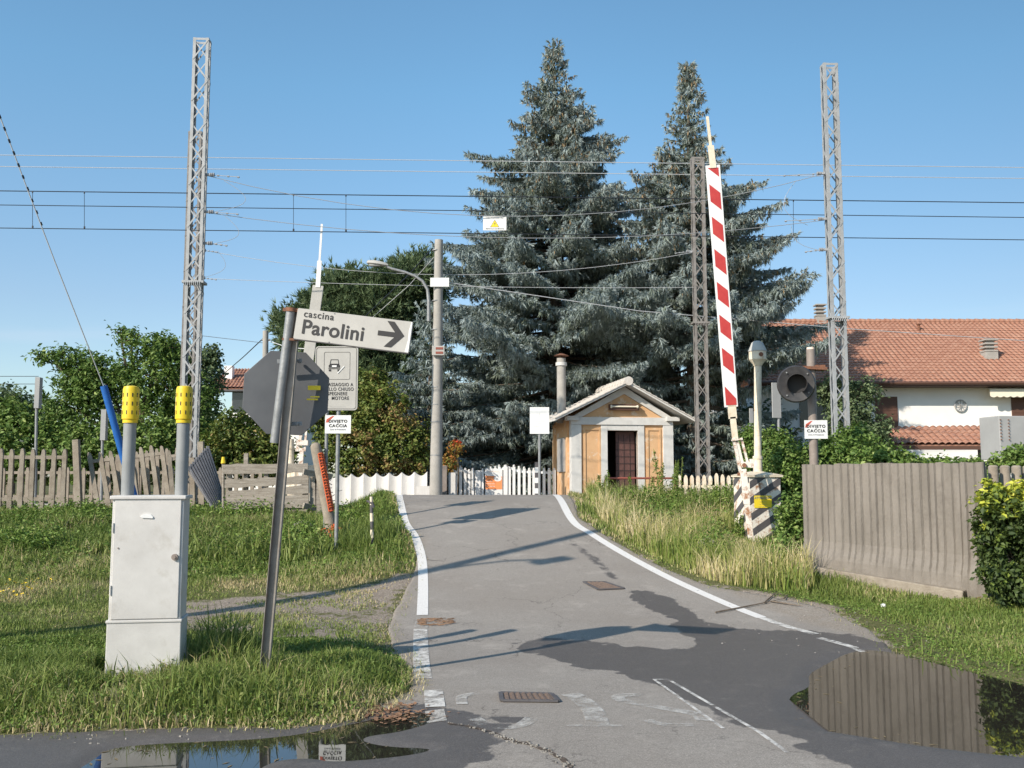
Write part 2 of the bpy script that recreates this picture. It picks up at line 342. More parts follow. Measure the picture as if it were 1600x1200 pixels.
base = mixc(t, dirtm, base, ramp(t, nnode(t, oc, 60, 4), [(.35, (.16, .13, .10)), (.6, (.30, .26, .22)), (.75, (.42, .38, .33))]))
wet = attr_node(t, 'wet'); wetn = mth(t, 'ADD', wet, mth(t, 'MULTIPLY', mth(t, 'SUBTRACT', nnode(t, oc, 3.2, 12, .82), .5), 1.7))
wetm = ramp(t, wetn, [(.42, 0.), (.56, 1.)])
wc = ramp(t, agg, [(.35, (.040, .036, .036)), (.6, (.082, .074, .072)), (.75, (.18, .165, .16))])
dry_ = ramp(t, nnode(t, oc, 7, 9, .8), [(.55, 0.), (.70, .30)]); base = mixc(t, mth(t, 'MULTIPLY', wetm, mth(t, 'SUBTRACT', .82, dry_)), base, wc)
t.links.new(base, b.inputs['Base Color']); t.links.new(ramp(t, wetm, [(0, .92), (1, .5)]), b.inputs['Roughness']); b.inputs['Specular IOR Level'].default_value = .35
bp = t.nodes.new('ShaderNodeBump'); bp.inputs['Strength'].default_value = .5; bp.inputs['Distance'].default_value = .006; t.links.new(agg, bp.inputs['Height']); t.links.new(bp.outputs[0], b.inputs['Normal'])
# verge soil with thin turf
m_ground, t, b, oc = newmat('verge_soil')
soil = ramp(t, nnode(t, oc, 14, 8, .7), [(.3, (.075, .075, .028)), (.5, (.10, .105, .04)), (.7, (.17, .14, .08))])
grav = ramp(t, nnode(t, oc, 45, 6, .75), [(.3, (.12, .092, .072)), (.5, (.24, .20, .165)), (.68, (.42, .37, .32))])
g = attr_node(t, 'gravel'); gm = ramp(t, mth(t, 'ADD', g, mth(t, 'MULTIPLY', mth(t, 'SUBTRACT', nnode(t, oc, 2.2, 10, .8), .5), 3.6)), [(.42, 0.), (.6, 1.)])
t.links.new(mixc(t, gm, soil, grav), b.inputs['Base Color']); b.inputs['Roughness'].default_value = .95; b.inputs['Specular IOR Level'].default_value = .15
bp = t.nodes.new('ShaderNodeBump'); bp.inputs['Strength'].default_value = .7; bp.inputs['Distance'].default_value = .02; t.links.new(nnode(t, oc, 50, 5), bp.inputs['Height']); t.links.new(bp.outputs[0], b.inputs['Normal'])

GRAVEL = [GG([(250, 940), (420, 926), (560, 912), (640, 885), (655, 905), (628, 950), (612, 1000), (540, 1018), (440, 1012), (330, 1008), (250, 990)]),
          GG([(600, 1075), (660, 1070), (690, 1115), (620, 1135), (540, 1128)]), GG([(1100, 905), (1230, 925), (1300, 942), (1375, 985), (1400, 1006), (1290, 984), (1215, 962), (1130, 925)])]
gx = axis([(-700, -100, 60), (-100, -30, 7), (-30, -8, .8), (-8, 8, .11), (8, 30, .8), (30, 100, 7), (100, 700, 60)])
gy = axis([(-60, 2, 4), (2, 4.5, .4), (4.5, 13, .09), (13, 24, .14), (24, 34, .5), (34, 80, 4), (80, 900, 60)])
XX, YY = np.meshgrid(gx, gy); X = XX.ravel(); Y = YY.ravel(); Z, D = Hs(X, Y); Z = Z-.035*smooth(-D/.12)
Gm = .82*np.maximum.reduce([smooth((.15-sdf(p, X, Y)-.2*(fbm(X, Y, .5, 66)-.5))/.5) for p in GRAVEL]); Gm = np.maximum(Gm, .75*smooth((.10-np.abs(D))/.12)); Gm = np.maximum(Gm, ((Y > 21.2) & (Y < 27) & (np.abs(X) > 1.5))*1.)
nx, ny = len(gx), len(gy); idx = np.arange(nx*ny).reshape(ny, nx)
FQ = np.stack([idx[:-1, :-1], idx[:-1, 1:], idx[1:, 1:], idx[1:, :-1]], -1).reshape(-1, 4)
props(np_mesh('ground', np.stack([X, Y, Z], 1), FQ, 4, m_ground, None, {'gravel': Gm}, True), 'grassy verge ground beside the lane and railway', kind='structure')
gx = axis([(-60, -8, 2), (-8, -5, .15), (-5, 5, .03), (5, 8, .1), (8, 60, 2)]); gy = axis([(-30, 2, 2), (2, 4.6, .2), (4.6, 11, .03), (11, 24, .07), (24, 60, 1.5)])
XX, YY = np.meshgrid(gx, gy); X = XX.ravel(); Y = YY.ravel(); Z, D = Hs(X, Y)
edge = .022*(fbm(X, Y, .25, 8)-.5)*2
Z = Z+.004-.09*smooth((D+.02+edge)/.07)
pert = .16*(fbm(X, Y, .45, 61)-.5)*2+.10*(fbm(X, Y, .11, 64)-.5)*2; W = np.maximum.reduce([smooth((.17-sdf(p, X, Y)-pert)/.26) for p in WET[:3]]+[.50*smooth((.10-sdf(WET[3], X, Y))/.2)]+[smooth((.05-sdf(p, X, Y))/.1) for p in SPOT])
W = np.maximum(W, np.maximum(smooth((.18-sdf(PUD_R, X, Y))/.2), smooth((.18-sdf(PUD_L, X, Y))/.2)))
DT = np.maximum(smooth((D+.22+.15*(fbm(X, Y, .5, 9)-.5)*2)/.22), .95*smooth((.05-sdf(GRAVEL[2], X, Y)+.15*(fbm(X, Y, .4, 19)-.5))/.2))
idx = np.arange(len(gx)*len(gy)).reshape(len(gy), len(gx)); FQ = np.stack([idx[:-1, :-1], idx[:-1, 1:], idx[1:, 1:], idx[1:, :-1]], -1).reshape(-1, 4)
keep = (D[FQ].min(1) < .14); FQ = FQ[keep]; used, inv = np.unique(FQ, return_inverse=True)
props(np_mesh('road', np.stack([X, Y, Z], 1)[used], inv.reshape(-1, 4), 4, m_road, None, {'wet': W[used], 'dirt': DT[used]}, True), 'narrow asphalt lane climbing to the level crossing', kind='structure')
def road_z(x, y): return Hs(x, y)[0]+.004
# puddle water
m_water, t, b, oc = newmat('puddle_water'); b.inputs['Base Color'].default_value = (.022, .020, .016, 1); b.inputs['Roughness'].default_value = .015; b.inputs['IOR'].default_value = 1.6; b.inputs['Specular IOR Level'].default_value = .8
bp = t.nodes.new('ShaderNodeBump'); bp.inputs['Strength'].default_value = .02; bp.inputs['Distance'].default_value = .01; t.links.new(nnode(t, oc, 3, 3), bp.inputs['Height']); t.links.new(bp.outputs[0], b.inputs['Normal'])
for nm, (x0, y0, x1, y1) in (('puddle_water', (-6.5, 4.3, .2, 6.9)), ('puddle_water', (2., 4.5, 9.5, 9.6))):
    mb = MB(); mb.add([(x0, y0, 0.001), (x1, y0, 0.001), (x1, y1, 0.001), (x0, y1, 0.001)], [(0, 1, 2, 3)]); props(mb.build(nm, m_water), 'shallow puddle lying on the asphalt', kind='structure')
# painted markings: draped strips with wear
def paintmat(name, c, lo, hi, sc=9):
    m, t, b, oc = newmat(name); b.inputs['Base Color'].default_value = col(c); b.inputs['Roughness'].default_value = .8
    t.links.new(ramp(t, nnode(t, oc, 60, 3), [(.3, tuple(v*.82 for v in c)), (.6, c)]), b.inputs['Base Color'])
    a = ramp(t, nnode(t, oc, sc, 9, .78), [(lo, 1.), (hi, 0.)]); tr = t.nodes.new('ShaderNodeBsdfTransparent'); ms = t.nodes.new('ShaderNodeMixShader')
    t.links.new(a, ms.inputs[0]); t.links.new(tr.outputs[0], ms.inputs[1]); t.links.new(b.outputs[0], ms.inputs[2]); t.links.new(ms.outputs[0], t.nodes['Material Output'].inputs[0]); return m
m_paint = paintmat('white_paint', (.66, .64, .62), .60, .72); m_worn = paintmat('worn_paint', (.60, .58, .55), .44, .62, 7); m_faint = paintmat('faint_paint', (.52, .5, .47), .36, .58, 5)
def strip(pts, wd, m, closed=False, step=.08, lab='white painted line'):
    pts = [Vector((p[0], p[1])) for p in pts]; res = []
    for i in range(len(pts)-1):
        n = max(1, int((pts[i+1]-pts[i]).length/step))
        res += [pts[i].lerp(pts[i+1], k/n) for k in range(n)]
    res.append(pts[-1]); n = len(res)
    tg = [(res[min(i+1, n-1)]-res[max(i-1, 0)]).normalized() for i in range(n)]
    for _ in range(3): tg = [(tg[max(i-1, 0)]+tg[i]+tg[min(i+1, n-1)]).normalized() for i in range(n)]
    K = 4; V = []
    for p, a in zip(res, tg):
        nr = Vector((-a.y, a.x))
        for k in range(K+1): q = p+nr*wd*(k/K-.5); V.append((q.x, q.y))
    V = np.array(V); z = road_z(V[:, 0], V[:, 1])+.005; V = np.column_stack([V, z])
    FQ = np.array([(i*(K+1)+k, i*(K+1)+k+1, (i+1)*(K+1)+k+1, (i+1)*(K+1)+k) for i in range(n-1) for k in range(K)])
    return props(np_mesh('road_marking', V, FQ, 4, m), lab, kind='structure')
def curve(pts, n=6):
    out_ = []; P_ = [Vector(p) for p in pts]; P_ = [P_[0]]+P_+[P_[-1]]
    for i in range(1, len(P_)-2):
        for k in range(n):
            u = k/n; a, b_, c, d = P_[i-1:i+3]
            out_.append(.5*((2*b_)+(-a+c)*u+(2*a-5*b_+4*c-d)*u*u+(-a+3*b_-3*c+d)*u**3))
    return out_+[P_[-2]]
strip(curve([(-2.35, 24), (-2.32, 21), (-2.24, 19.2)]+GG([(632, 812), (648, 838), (658, 868), (661, 905), (660, 962)])), .125, m_paint, lab='continuous white edge line on the left of the lane')
strip(curve(GG([(657, 984), (658, 1030), (661, 1062)])), .14, m_worn, lab='broken lower piece of the left white edge line')
strip(GG([(659, 972), (658, 982)]), .14, m_faint); strip(GG([(677, 1080), (680, 1106)]), .14, m_worn, lab='short worn dash of white line near the puddle')
strip(GG([(679, 1110), (683, 1128)]), .13, m_faint)
strip(curve([(.95, 24), (.9, 21), (.88, 19.2)]+GG([(893, 812), (926, 836), (975, 866), (1050, 906), (1130, 942), (1190, 966)])), .13, m_paint, lab='continuous white edge line on the right of the lane')
strip(curve(GG([(1190, 966), (1230, 980), (1275, 992)])), .10, m_worn); strip(GG([(1280, 998), (1362, 1019)]), .09, m_worn, lab='thin white dash beside the right puddle')
strip(GG([(1022, 1063), (1130, 1140)]), .025, m_worn); strip(GG([(1044, 1063), (1185, 1145), (1230, 1178)]), .03, m_worn); strip(GG([(1020, 1063), (1046, 1063)]), .03, m_worn)
# ghost of the worn stop lettering: T stem and two curved strokes of an S and an O
strip(curve(GG([(890, 1086), (905, 1093), (926, 1112), (934, 1134)])), .15, m_faint, lab='worn T of painted road lettering'); strip(GG([(885, 1135), (975, 1136)]), .05, m_faint)
strip(curve(GG([(1005, 1087), (968, 1089), (975, 1097), (1030, 1107), (1085, 1117), (1100, 1128)])), .10, m_faint, lab='worn S of painted road lettering'); strip(curve(GG([(1010, 1127), (1040, 1134), (1085, 1134)])), .08, m_faint)
strip(curve(GG([(738, 1122), (755, 1132), (785, 1138), (815, 1134), (832, 1123)])), .10, m_faint, lab='worn O of painted road lettering'); strip(curve(GG([(722, 1102), (722, 1090), (745, 1085)])), .08, m_faint)

# ---------------------------------------------------------------- grass and weeds
G_GREEN = [(0, (.085, .13, .028)), (.3, (.14, .195, .042)), (.6, (.205, .26, .065)), (.85, (.29, .31, .11)), (.93, (.42, .36, .18)), (1, (.52, .43, .25))]
G_DRY = [(0, (.13, .20, .035)), (.35, (.22, .28, .06)), (.6, (.36, .36, .13)), (.8, (.55, .47, .24)), (1, (.68, .58, .36))]
m_grass = leafmat('grass_blades', G_GREEN, .3); m_dry = leafmat('dry_grass', G_DRY, .3)
m_weed = leafmat('weed_leaves', [(0, (.07, .13, .025)), (.4, (.13, .21, .04)), (.75, (.2, .29, .06)), (1, (.34, .37, .13))], .3)
CAB = (-3.28, -2.58, 7.25, 7.75)
def scatter(x0, x1, y0, y1, dens, seed, cut=.0):
    r = np.random.default_rng(seed); n = int((x1-x0)*(y1-y0)*dens); x = r.uniform(x0, x1, n); y = r.uniform(y0, y1, n); z, d = Hs(x, y)
    k = d > cut+.10*(fbm(x, y, .3, 4)-.45); k &= ~((x > CAB[0]) & (x < CAB[1]) & (y > CAB[2]) & (y < CAB[3]))
    k &= z > -.004
    gr = np.maximum.reduce([smooth((.1-sdf(p, x, y))/.3) for p in GRAVEL]); k &= r.uniform(0, 1, n) > gr*np.where(fbm(x, y, .55, 21) > .53, .12, .96)
    pt = fbm(x, y, .8, 31); k &= r.uniform(0, 1, n) < np.clip((pt-.12)*3, .25, 1)
    return x[k], y[k], z[k], d[k], r
def height_field(x, y, d, r, side):
    n = len(x)
    if side < 0:
        h = np.interp(y, [6.0, 7, 8.6, 10, 12.2, 13.2, 14.5, 17, 20], [.10, .20, .075, .05, .06, .15, .20, .21, .16])*(.2+1.7*fbm(x, y, .5, 12)); h *= .55+.45*smooth(d/.3)
        dc = np.hypot((x+2.35)/.38, (y-7.9)/.5); h += .33*np.exp(-dc**2*1.1)*(r.uniform(0, 1, n) < .5)
    else:
        h = np.interp(y, [6, 9, 12, 13.2, 15, 18, 21], [.08, .08, .09, .16, .34, .42, .42])*(.3+1.5*fbm(x, y, .6, 13)); h *= .22+.78*smooth((d-.2)/.7)
    if side > 0: h *= 1-.65*np.exp(-((x-3.75)/.55)**2*1.2)*((y > 13.3) & (y < 16))
    return h*r.uniform(.5, 1.25, n)
for (x0, x1, y0, y1, dens, seed, side) in ((-6.5, 0, 5.6, 8.4, 5200, 1, -1), (-7.5, 0, 8.4, 13, 2400, 2, -1), (-12.5, -1, 13, 20.8, 1150, 3, -1), (2, 8, 6.2, 10, 3600, 4, 1), (1, 9, 10, 13.6, 2600, 5, 1), (.8, 10, 13.6, 20.8, 900, 6, 1)):
    x, y, z, d, r = scatter(x0, x1, y0, y1, dens, seed); h = height_field(x, y, d, r, side); far = y > 13
    rnd = np.clip(fbm(x, y, .8, 41)*1.0+r.normal(0, .2, len(x))-.02+np.exp(-((y-11.9)/.9)**2)*.30*(x < 0), 0, 1)
    edge_dry = np.exp(-((d-.03)/.10)**2)*.45 if side < 0 else np.exp(-((d-.05)/.2)**2)*.30
    rnd = np.clip(rnd+edge_dry*(r.uniform(0, 1, len(x)) < .6), 0, 1)
    blades(x, y, z, h, np.where(far, .007, .0042)*r.uniform(.7, 1.5, len(x)), seed, .85, 'grass', m_grass, rnd, 'green grass covering the verge', 'grass')
for (x0, x1, y0, y1, dens, seed) in ((-6.5, 0, 5.6, 9, 700, 121), (-3, -.5, 9, 19, 260, 122), (1, 8, 6.5, 19, 260, 123)):
    x, y, z, d, r = scatter(x0, x1, y0, y1, dens, seed, -.16); k = d < .05; x, y, z = x[k], y[k], z[k]+.004
    blades(x, y, z, r.uniform(.012, .06, len(x)), np.full(len(x), .003), seed, 1.4, 'stray_grass', m_grass, np.clip(r.normal(.75, .25, len(x)), 0, 1), 'stray grass and straw creeping onto the asphalt edge', 'grass')
# creeping broad leaves among the grass
for (x0, x1, y0, y1, dens, seed) in ((-6.5, 0, 5.7, 9, 2200, 61), (-12, -1, 12.5, 20.5, 420, 62), (2, 8, 6.5, 12, 900, 63)):
    x, y, z, d, r = scatter(x0, x1, y0, y1, dens, seed); hh = height_field(x, y, d, r, -1 if x0 < 0 else 1)
    pos = np.stack([x, y, z+hh*r.uniform(.2, .75, len(x))], 1); V, Fc, ei = leaves(pos, np.full(len(x), .026 if y0 < 10 else .05), seed, .8, .6)
    props(np_mesh('ground_cover', V, Fc, 3, m_weed, None, {'rnd': np.clip(r.normal(.45, .22, len(x)), 0, 1)[ei]}), 'low broad-leaved weeds in the grass', 'weeds', None, 'stuff')
# dry tall grass on the right embankment
DRYP = GG([(960, 850), (1000, 800), (1140, 790), (1160, 850), (1230, 870), (1240, 905), (1150, 905), (1040, 880)])
x, y, z, d, r = scatter(.9, 4.2, 12.2, 20.5, 900, 71); k = (sdf(DRYP, x, y) < .25) | ((y > 14) & (x < 3.4) & (d > .35)); x, y, z, d = x[k], y[k], z[k], d[k]
h = (.20+.55*fbm(x, y, .5, 15))*r.uniform(.6, 1.3, len(x))*smooth((d-.05)/.5)*(1-.7*np.exp(-((x-3.75)/.5)**2)*((y > 13.3) & (y < 16))); blades(x, y, z, h, .0055*r.uniform(.7, 1.5, len(x)), 71, .7, 'dry_grass', m_dry, np.clip(fbm(x, y, .6, 51)*1.5-.14+r.normal(0, .2, len(x)), 0, 1), 'tall straw-coloured grass on the right embankment', 'grass')
# straw litter on verge edges
# long broad-bladed grass and rank weeds in front of the plank fence
for (x0, x1, y0, y1, dens, hh_, seed) in ((-5.2, -2.6, 13.6, 16.2, 300, .42, 74), (-12, -3, 16.8, 18.8, 90, .30, 75), (-6.5, -1.2, 5.9, 7.2, 160, .27, 76), (2.6, 7, 7.4, 10.5, 60, .16, 79)):
    x, y, z, d, r = scatter(x0, x1, y0, y1, dens, seed, .1); k = fbm(x, y, .8, seed) > .42; x, y, z = x[k], y[k], z[k]
    blades(x, y, z, hh_*r.uniform(.5, 1.2, len(x)), .009*r.uniform(.7, 1.5, len(x))*(1 if y0 > 10 else .55), seed, 1.2, 'rank_grass', m_grass, np.clip(r.normal(.5, .2, len(x)), 0, .88), 'long arching grass blades in the verge', 'grass')
x, y, z, d, r = scatter(-12, -2.8, 14, 18.6, 90, 78, .1); k = fbm(x, y, .7, 5) > .56; x, y, z = x[k], y[k], z[k]; pos = np.repeat(np.stack([x, y, z], 1), 16, 0); pos += r.normal(0, .09, pos.shape); pos[:, 2] += r.uniform(.03, .26, len(pos)); V, Fc, ei = leaves(pos, np.full(len(pos), .065), 78, .6, .5)
props(np_mesh('rank_weeds', V, Fc, 3, m_weed, None, {'rnd': np.clip(r.normal(.5, .22, len(pos)), 0, 1)[ei]}), 'leafy weeds growing up towards the broken fences', 'weeds', None, 'stuff')
x, y, z, d, r = scatter(1.2, 4.6, 13.6, 20, 95, 178, .35); k = (fbm(x, y, .8, 15) > .46) & ~((abs(x-3.75) < .6) & (y < 16)); x, y, z, d = x[k], y[k], z[k], d[k]; pos = np.repeat(np.stack([x, y, z], 1), 16, 0); pos[:, :2] += r.normal(0, .09, (len(pos), 2)); pos[:, 2] += r.uniform(.05, .52, len(pos))*np.repeat(smooth((d-.3)/.7), 16); V, Fc, ei = leaves(pos, np.full(len(pos), .06), 178, .6, .42)
props(np_mesh('rank_weeds', V, Fc, 3, m_weed, None, {'rnd': np.clip(r.normal(.45, .25, len(pos)), 0, 1)[ei]}), 'leafy weeds mixed with dry grass on the right embankment', 'weeds', None, 'stuff')
x, y, z, d, r = scatter(-7.2, -5.6, 10.6, 12.2, 120, 81); pos = np.stack([x, y, z+.09], 1); V, Fc, ei = leaves(pos, np.full(len(pos), .03), 81, 1.5, .9); props(np_mesh('yellow_wildflowers', V, Fc, 3, leafmat('yellow_petals', [(0, (.75, .52, .03)), (1, (.85, .62, .06))], .2), None, {'rnd': r.uniform(0, 1, len(pos))[ei]}), 'patch of tiny yellow wildflowers in the grass', 'flowers', None, 'stuff')
x, y, z, d, r = scatter(-1.9, 0, 6.3, 8.2, 900, 77, -.25); k = (d < .12) & (d > -.12); x, y, z = x[k], y[k], z[k]
blades(x, y, z+.012, np.full(len(x), .05), np.full(len(x), .003), 77, 2.2, 'straw_litter', m_dry, r.uniform(.7, 1, len(x)), 'dry straw lying along the asphalt edge', 'straw')
# loose stones along the puddle edge and gravel
m_stone = mat('pale_stone', (.16, .145, .13), .9, (.32, .30, .27), 30); r = np.random.default_rng(5); mb = MB()
pts = [(r.uniform(-6, -1), r.uniform(5.9, 6.3)) for _ in range(130)]+[(r.uniform(-3.6, -1.2), r.uniform(8.6, 11.5)) for _ in range(260)]+[(r.uniform(2, 4.5), r.uniform(8.6, 11.2)) for _ in range(110)]+[tuple(Vector(GG([(780, 1150)])[0]).lerp(Vector(GG([(900, 1196)])[0]), r.uniform())+Vector((r.normal(0, .02), r.normal(0, .02)))) for _ in range(45)]
zz = Hs([p[0] for p in pts], [p[1] for p in pts])
for (x_, y_), z_, d_ in zip(pts, *zz):
    if z_ < 0: continue
    s = r.uniform(.003, .010); R = Matrix.Rotation(r.uniform(0, 6), 3, 'Z') @ Matrix.Rotation(r.uniform(0, 1), 3, 'X'); mb.box((x_, y_, z_+s*.3), (s*2, s*1.5, s), R)
props(mb.build('loose_stones', m_stone, bevel=.003), 'small loose stones scattered at the asphalt edge', 'stones', None, 'stuff')
# ---------------------------------------------------------------- shared object materials
M = {}
M['galv'] = mat('galvanised_steel', (0.211, 0.217, 0.223), .5, (0.285, 0.291, 0.298), 12, metal=.35, bump=.1)
M['galv_dark'] = mat('dull_aluminium', (.17, .18, .195), .55, (.22, .235, .25), 5, metal=.3)
M['chan'] = mat('weathered_channel', (.22, .20, .18), .6, (.30, .28, .26), 10, metal=.3, c3=(.16, .10, .07), s3=6)
M['rust'] = mat('rusty_steel', (.23, .10, .055), .85, (.13, .065, .045), 25, bump=.3)
M['lattice'] = mat('grey_tower_steel', (.28, .29, .30), .6, (.37, .38, .395), 6, metal=.15, c3=(.24, .225, .21), s3=3, t3=(.6, .8))
M['lattice_old'] = mat('dull_tower_steel', (.17, .155, .145), .7, (.26, .245, .235), 6, metal=.1)
M['concrete'] = mat('weathered_concrete', (.21, .175, .14), .92, (.31, .27, .22), 6, bump=.35, bscale=60, c3=(.25, .22, .19), s3=3.5)
M['conc_wall'] = mat('ribbed_wall_concrete', (.165, .146, .127), .92, (.215, .191, .168), 5, bump=.45, bscale=70, stretch=(1, 1, .35), c3=(.14, .122, .105), s3=2.4, t3=(.56, .74))
M['conc_pole'] = mat('pole_concrete', (0.294, 0.280, 0.257), .9, (0.361, 0.342, 0.318), 4, bump=.2)
M['conc_shaded'] = mat('shaded_panel_concrete', (.16, .16, .18), .9, (.22, .215, .23), 8, bump=.3)  # the fallen panel's shadow is put into this darker, bluer concrete colour
M['white_wall'] = mat('limewashed_concrete', (0.510, 0.493, 0.476), .9, (0.629, 0.612, 0.595), 3.5, bump=.2, stretch=(1, 1, .3), c3=(.45, .42, .38), s3=4, t3=(.6, .8))
M['white'] = mat('white_enamel', (0.648, 0.648, 0.648), .45, (0.720, 0.720, 0.720), 6)
M['white_old'] = mat('aged_white_paint', (.60, .51, .385), .6, (.70, .63, .52), 9, c3=(.42, .24, .13), s3=7, t3=(.57, .70))
M['white_rust'] = mat('flaking_white_paint', (.68, .63, .56), .7, (.76, .73, .68), 9, c3=(.33, .16, .08), s3=9, t3=(.48, .62), bump=.2)
M['cabinet'] = mat('grey_white_fibreglass', (.475, .46, .445), .55, (.585, .57, .555), 2.6, c3=(.34, .31, .27), s3=3.2, t3=(.52, .8), bump=.08, bscale=120)
M['signgrey'] = mat('faded_sign_white', (0.370, 0.359, 0.340), .6, (0.414, 0.403, 0.381), 7)
M['signback'] = mat('sign_back_grey', (.085, .09, .10), .55, (.115, .12, .13), 2.5, metal=.2)
M['black'] = mat('black_paint', (.025, .024, .026), .6); M['softblack'] = mat('faded_black', (.07, .065, .07), .7, (.1, .095, .1), 9)
M['red'] = mat('reflective_red', (.40, .035, .035), .5, (.46, .05, .045), 9); M['orange'] = mat('orange_net', (.78, .15, .045), .6, (.65, .12, .05), 9)
M['yellow'] = mat('yellow_plastic', (0.663, 0.468, 0.017), .45, (0.722, 0.527, 0.025), 7, c3=(.5, .42, .25), s3=6, t3=(.62, .75)); M['yellow_sign'] = mat('yellow_sign', (.80, .60, .03), .6)
M['pipe'] = mat('grey_pvc_pipe', (0.218, 0.229, 0.234), .5, (0.260, 0.270, 0.276), 6, c3=(.42, .40, .22), s3=5, t3=(.66, .8)); M['blue'] = mat('blue_plastic', (0.016, 0.104, 0.384), .45, (0.024, 0.136, 0.440), 8)
M['ochre'] = mat('orange_plaster', (.53, .32, .17), .9, (.60, .38, .21), 3, c3=(.62, .52, .41), s3=3.6, t3=(.56, .66), bump=.15)
M['trim'] = mat('whitewashed_trim', (0.496, 0.488, 0.472), .85, (0.576, 0.568, 0.552), 6)
M['tile_white'] = mat('pale_roof_tile', (0.493, 0.451, 0.408), .9, (0.578, 0.544, 0.510), 12); M['door'] = mat('dark_red_door', (.085, .042, .038), .6, (.12, .058, .05), 9)
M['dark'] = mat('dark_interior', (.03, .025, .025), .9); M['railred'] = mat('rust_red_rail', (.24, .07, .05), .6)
M['wood'] = mat('weathered_planks', (.22, .19, .16), .9, (.34, .305, .265), 3, bump=.5, bscale=18, stretch=(1, 8, 10), c3=(.20, .17, .14), s3=7)
M['brownpost'] = mat('brown_grey_post', (.20, .165, .145), .6, (.25, .21, .19), 8); M['visor'] = mat('signal_black_visor', (.028, .027, .029), .45, (.05, .048, .05), 12)
M['wire'] = mat('dark_wire', (.03, .035, .045), .5, metal=.4); M['wire_light'] = mat('bright_cable', (.45, .46, .48), .5); M['ceramic'] = mat('insulator_grey', (.30, .31, .33), .4)
M['plaster'] = mat('white_house_plaster', (.76, .74, .72), .9, (.80, .785, .765), 2); M['shutter'] = mat('brown_shutter', (.10, .05, .035), .6)
M['glassd'] = mat('dark_window_glass', (.03, .035, .04), .1, spec=.6); M['awning'] = mat('cream_awning', (.70, .64, .52), .8)
M['stripe_w'] = M['white_rust']; M['bark'] = mat('bark', (.10, .075, .055), .95, (.17, .135, .105), 12, bump=.6, bscale=20)
M['greyplate'] = mat('grey_metal_plate', (0.300, 0.300, 0.300), .6, (0.338, 0.338, 0.338), 4); M['reddec'] = mat('faded_red', (.45, .09, .06), .7)
M['orange_print'] = mat('orange_print', (.75, .26, .10), .7); M['pale_print'] = mat('pale_orange_print', (.78, .62, .52), .7); M['greyink'] = mat('grey_ink', (.24, .24, .25), .7); M['faintink'] = mat('faint_ink', (.55, .54, .55), .7)

# ---------------------------------------------------------------- white cabinet with two vent pipes
bx = P(228, 1050, 7.3); bz = .03; x0, x1 = P(167, 900, 7.27).x, P(278.5, 900, 7.27).x
cabt = thing('utility_cabinet', 'grey-white street cabinet standing in the near left grass under two yellow-capped pipes', 'cabinet', ((x0+x1)/2, 7.5, bz))
W_ = x1-x0; cx = (x0+x1)/2; yc = 7.27+.14; CY = math.radians(9); ztop = P(228, 776, 7.27).z; zmid = P(228, 971, 7.27).z; R = rotz(CY)
mb = MB(); mb.box((cx, yc, (bz+zmid)/2), (W_*.995, .27, zmid-bz), R); mb.build('plinth', M['cabinet'], cabt, .006)
mb = MB(); mb.box((cx, yc, (zmid+ztop)/2+.004), (W_*.965, .255, ztop-zmid-.008), R); body = mb.build('body', M['cabinet'], cabt, .006)
fo = R @ Vector((0, -.131, 0)); mb = MB(); mb.box((cx+fo.x, yc+fo.y, (zmid+ztop)/2), (W_*.90, .014, ztop-zmid-.035), R); door = mb.build('door', M['cabinet'], cabt, .004)
MB().box((cx, yc, zmid), (W_*1.02, .285, .022), R).build('band', M['cabinet'], cabt, .006); MB().box((cx, yc, ztop-.006), (W_*1.03, .30, .028), R).build('lid', M['cabinet'], cabt, .006)
dof = lambda px, py: (lambda q: Vector((q.x, yc+(R @ Vector((q.x-cx, -.139, 0))).y, q.z)))(P(px, py, 7.27)); lk = dof(271, 871); mb = MB(); mb.tube([lk, lk+Vector((0, -.018, 0))], .024, 16); mb.tube([lk+Vector((0, -.018, 0)), lk+Vector((0, -.026, 0))], .012, 10); mb.build('lock', M['brownpost'], door)
lk = dof(187, 856); MB().tube([lk, lk+Vector((0, -.008, 0))], .006, 8).build('screw', M['brownpost'], door)
for pz in (.25, .75): hq = Vector((cx, yc, zmid+(ztop-zmid)*pz))+R @ Vector((-W_*.462, -.139, 0)); MB().tube([hq-Vector((0, 0, .035)), hq+Vector((0, 0, .035))], .008, 8).build('hinge', M['cabinet'], door)
lb = dof(229, 807); mb = MB(); mb.prism([(-.045, 0), (-.03, .012), (.0, .02), (.03, .016), (.05, -.004), (.045, -.014), (-.03, -.01)], .012, lb+Vector((0, -.012, 0)), R @ Vector((1, 0, 0)), (0, 0, 1)); mb.build('torn_label', M['white'], door)
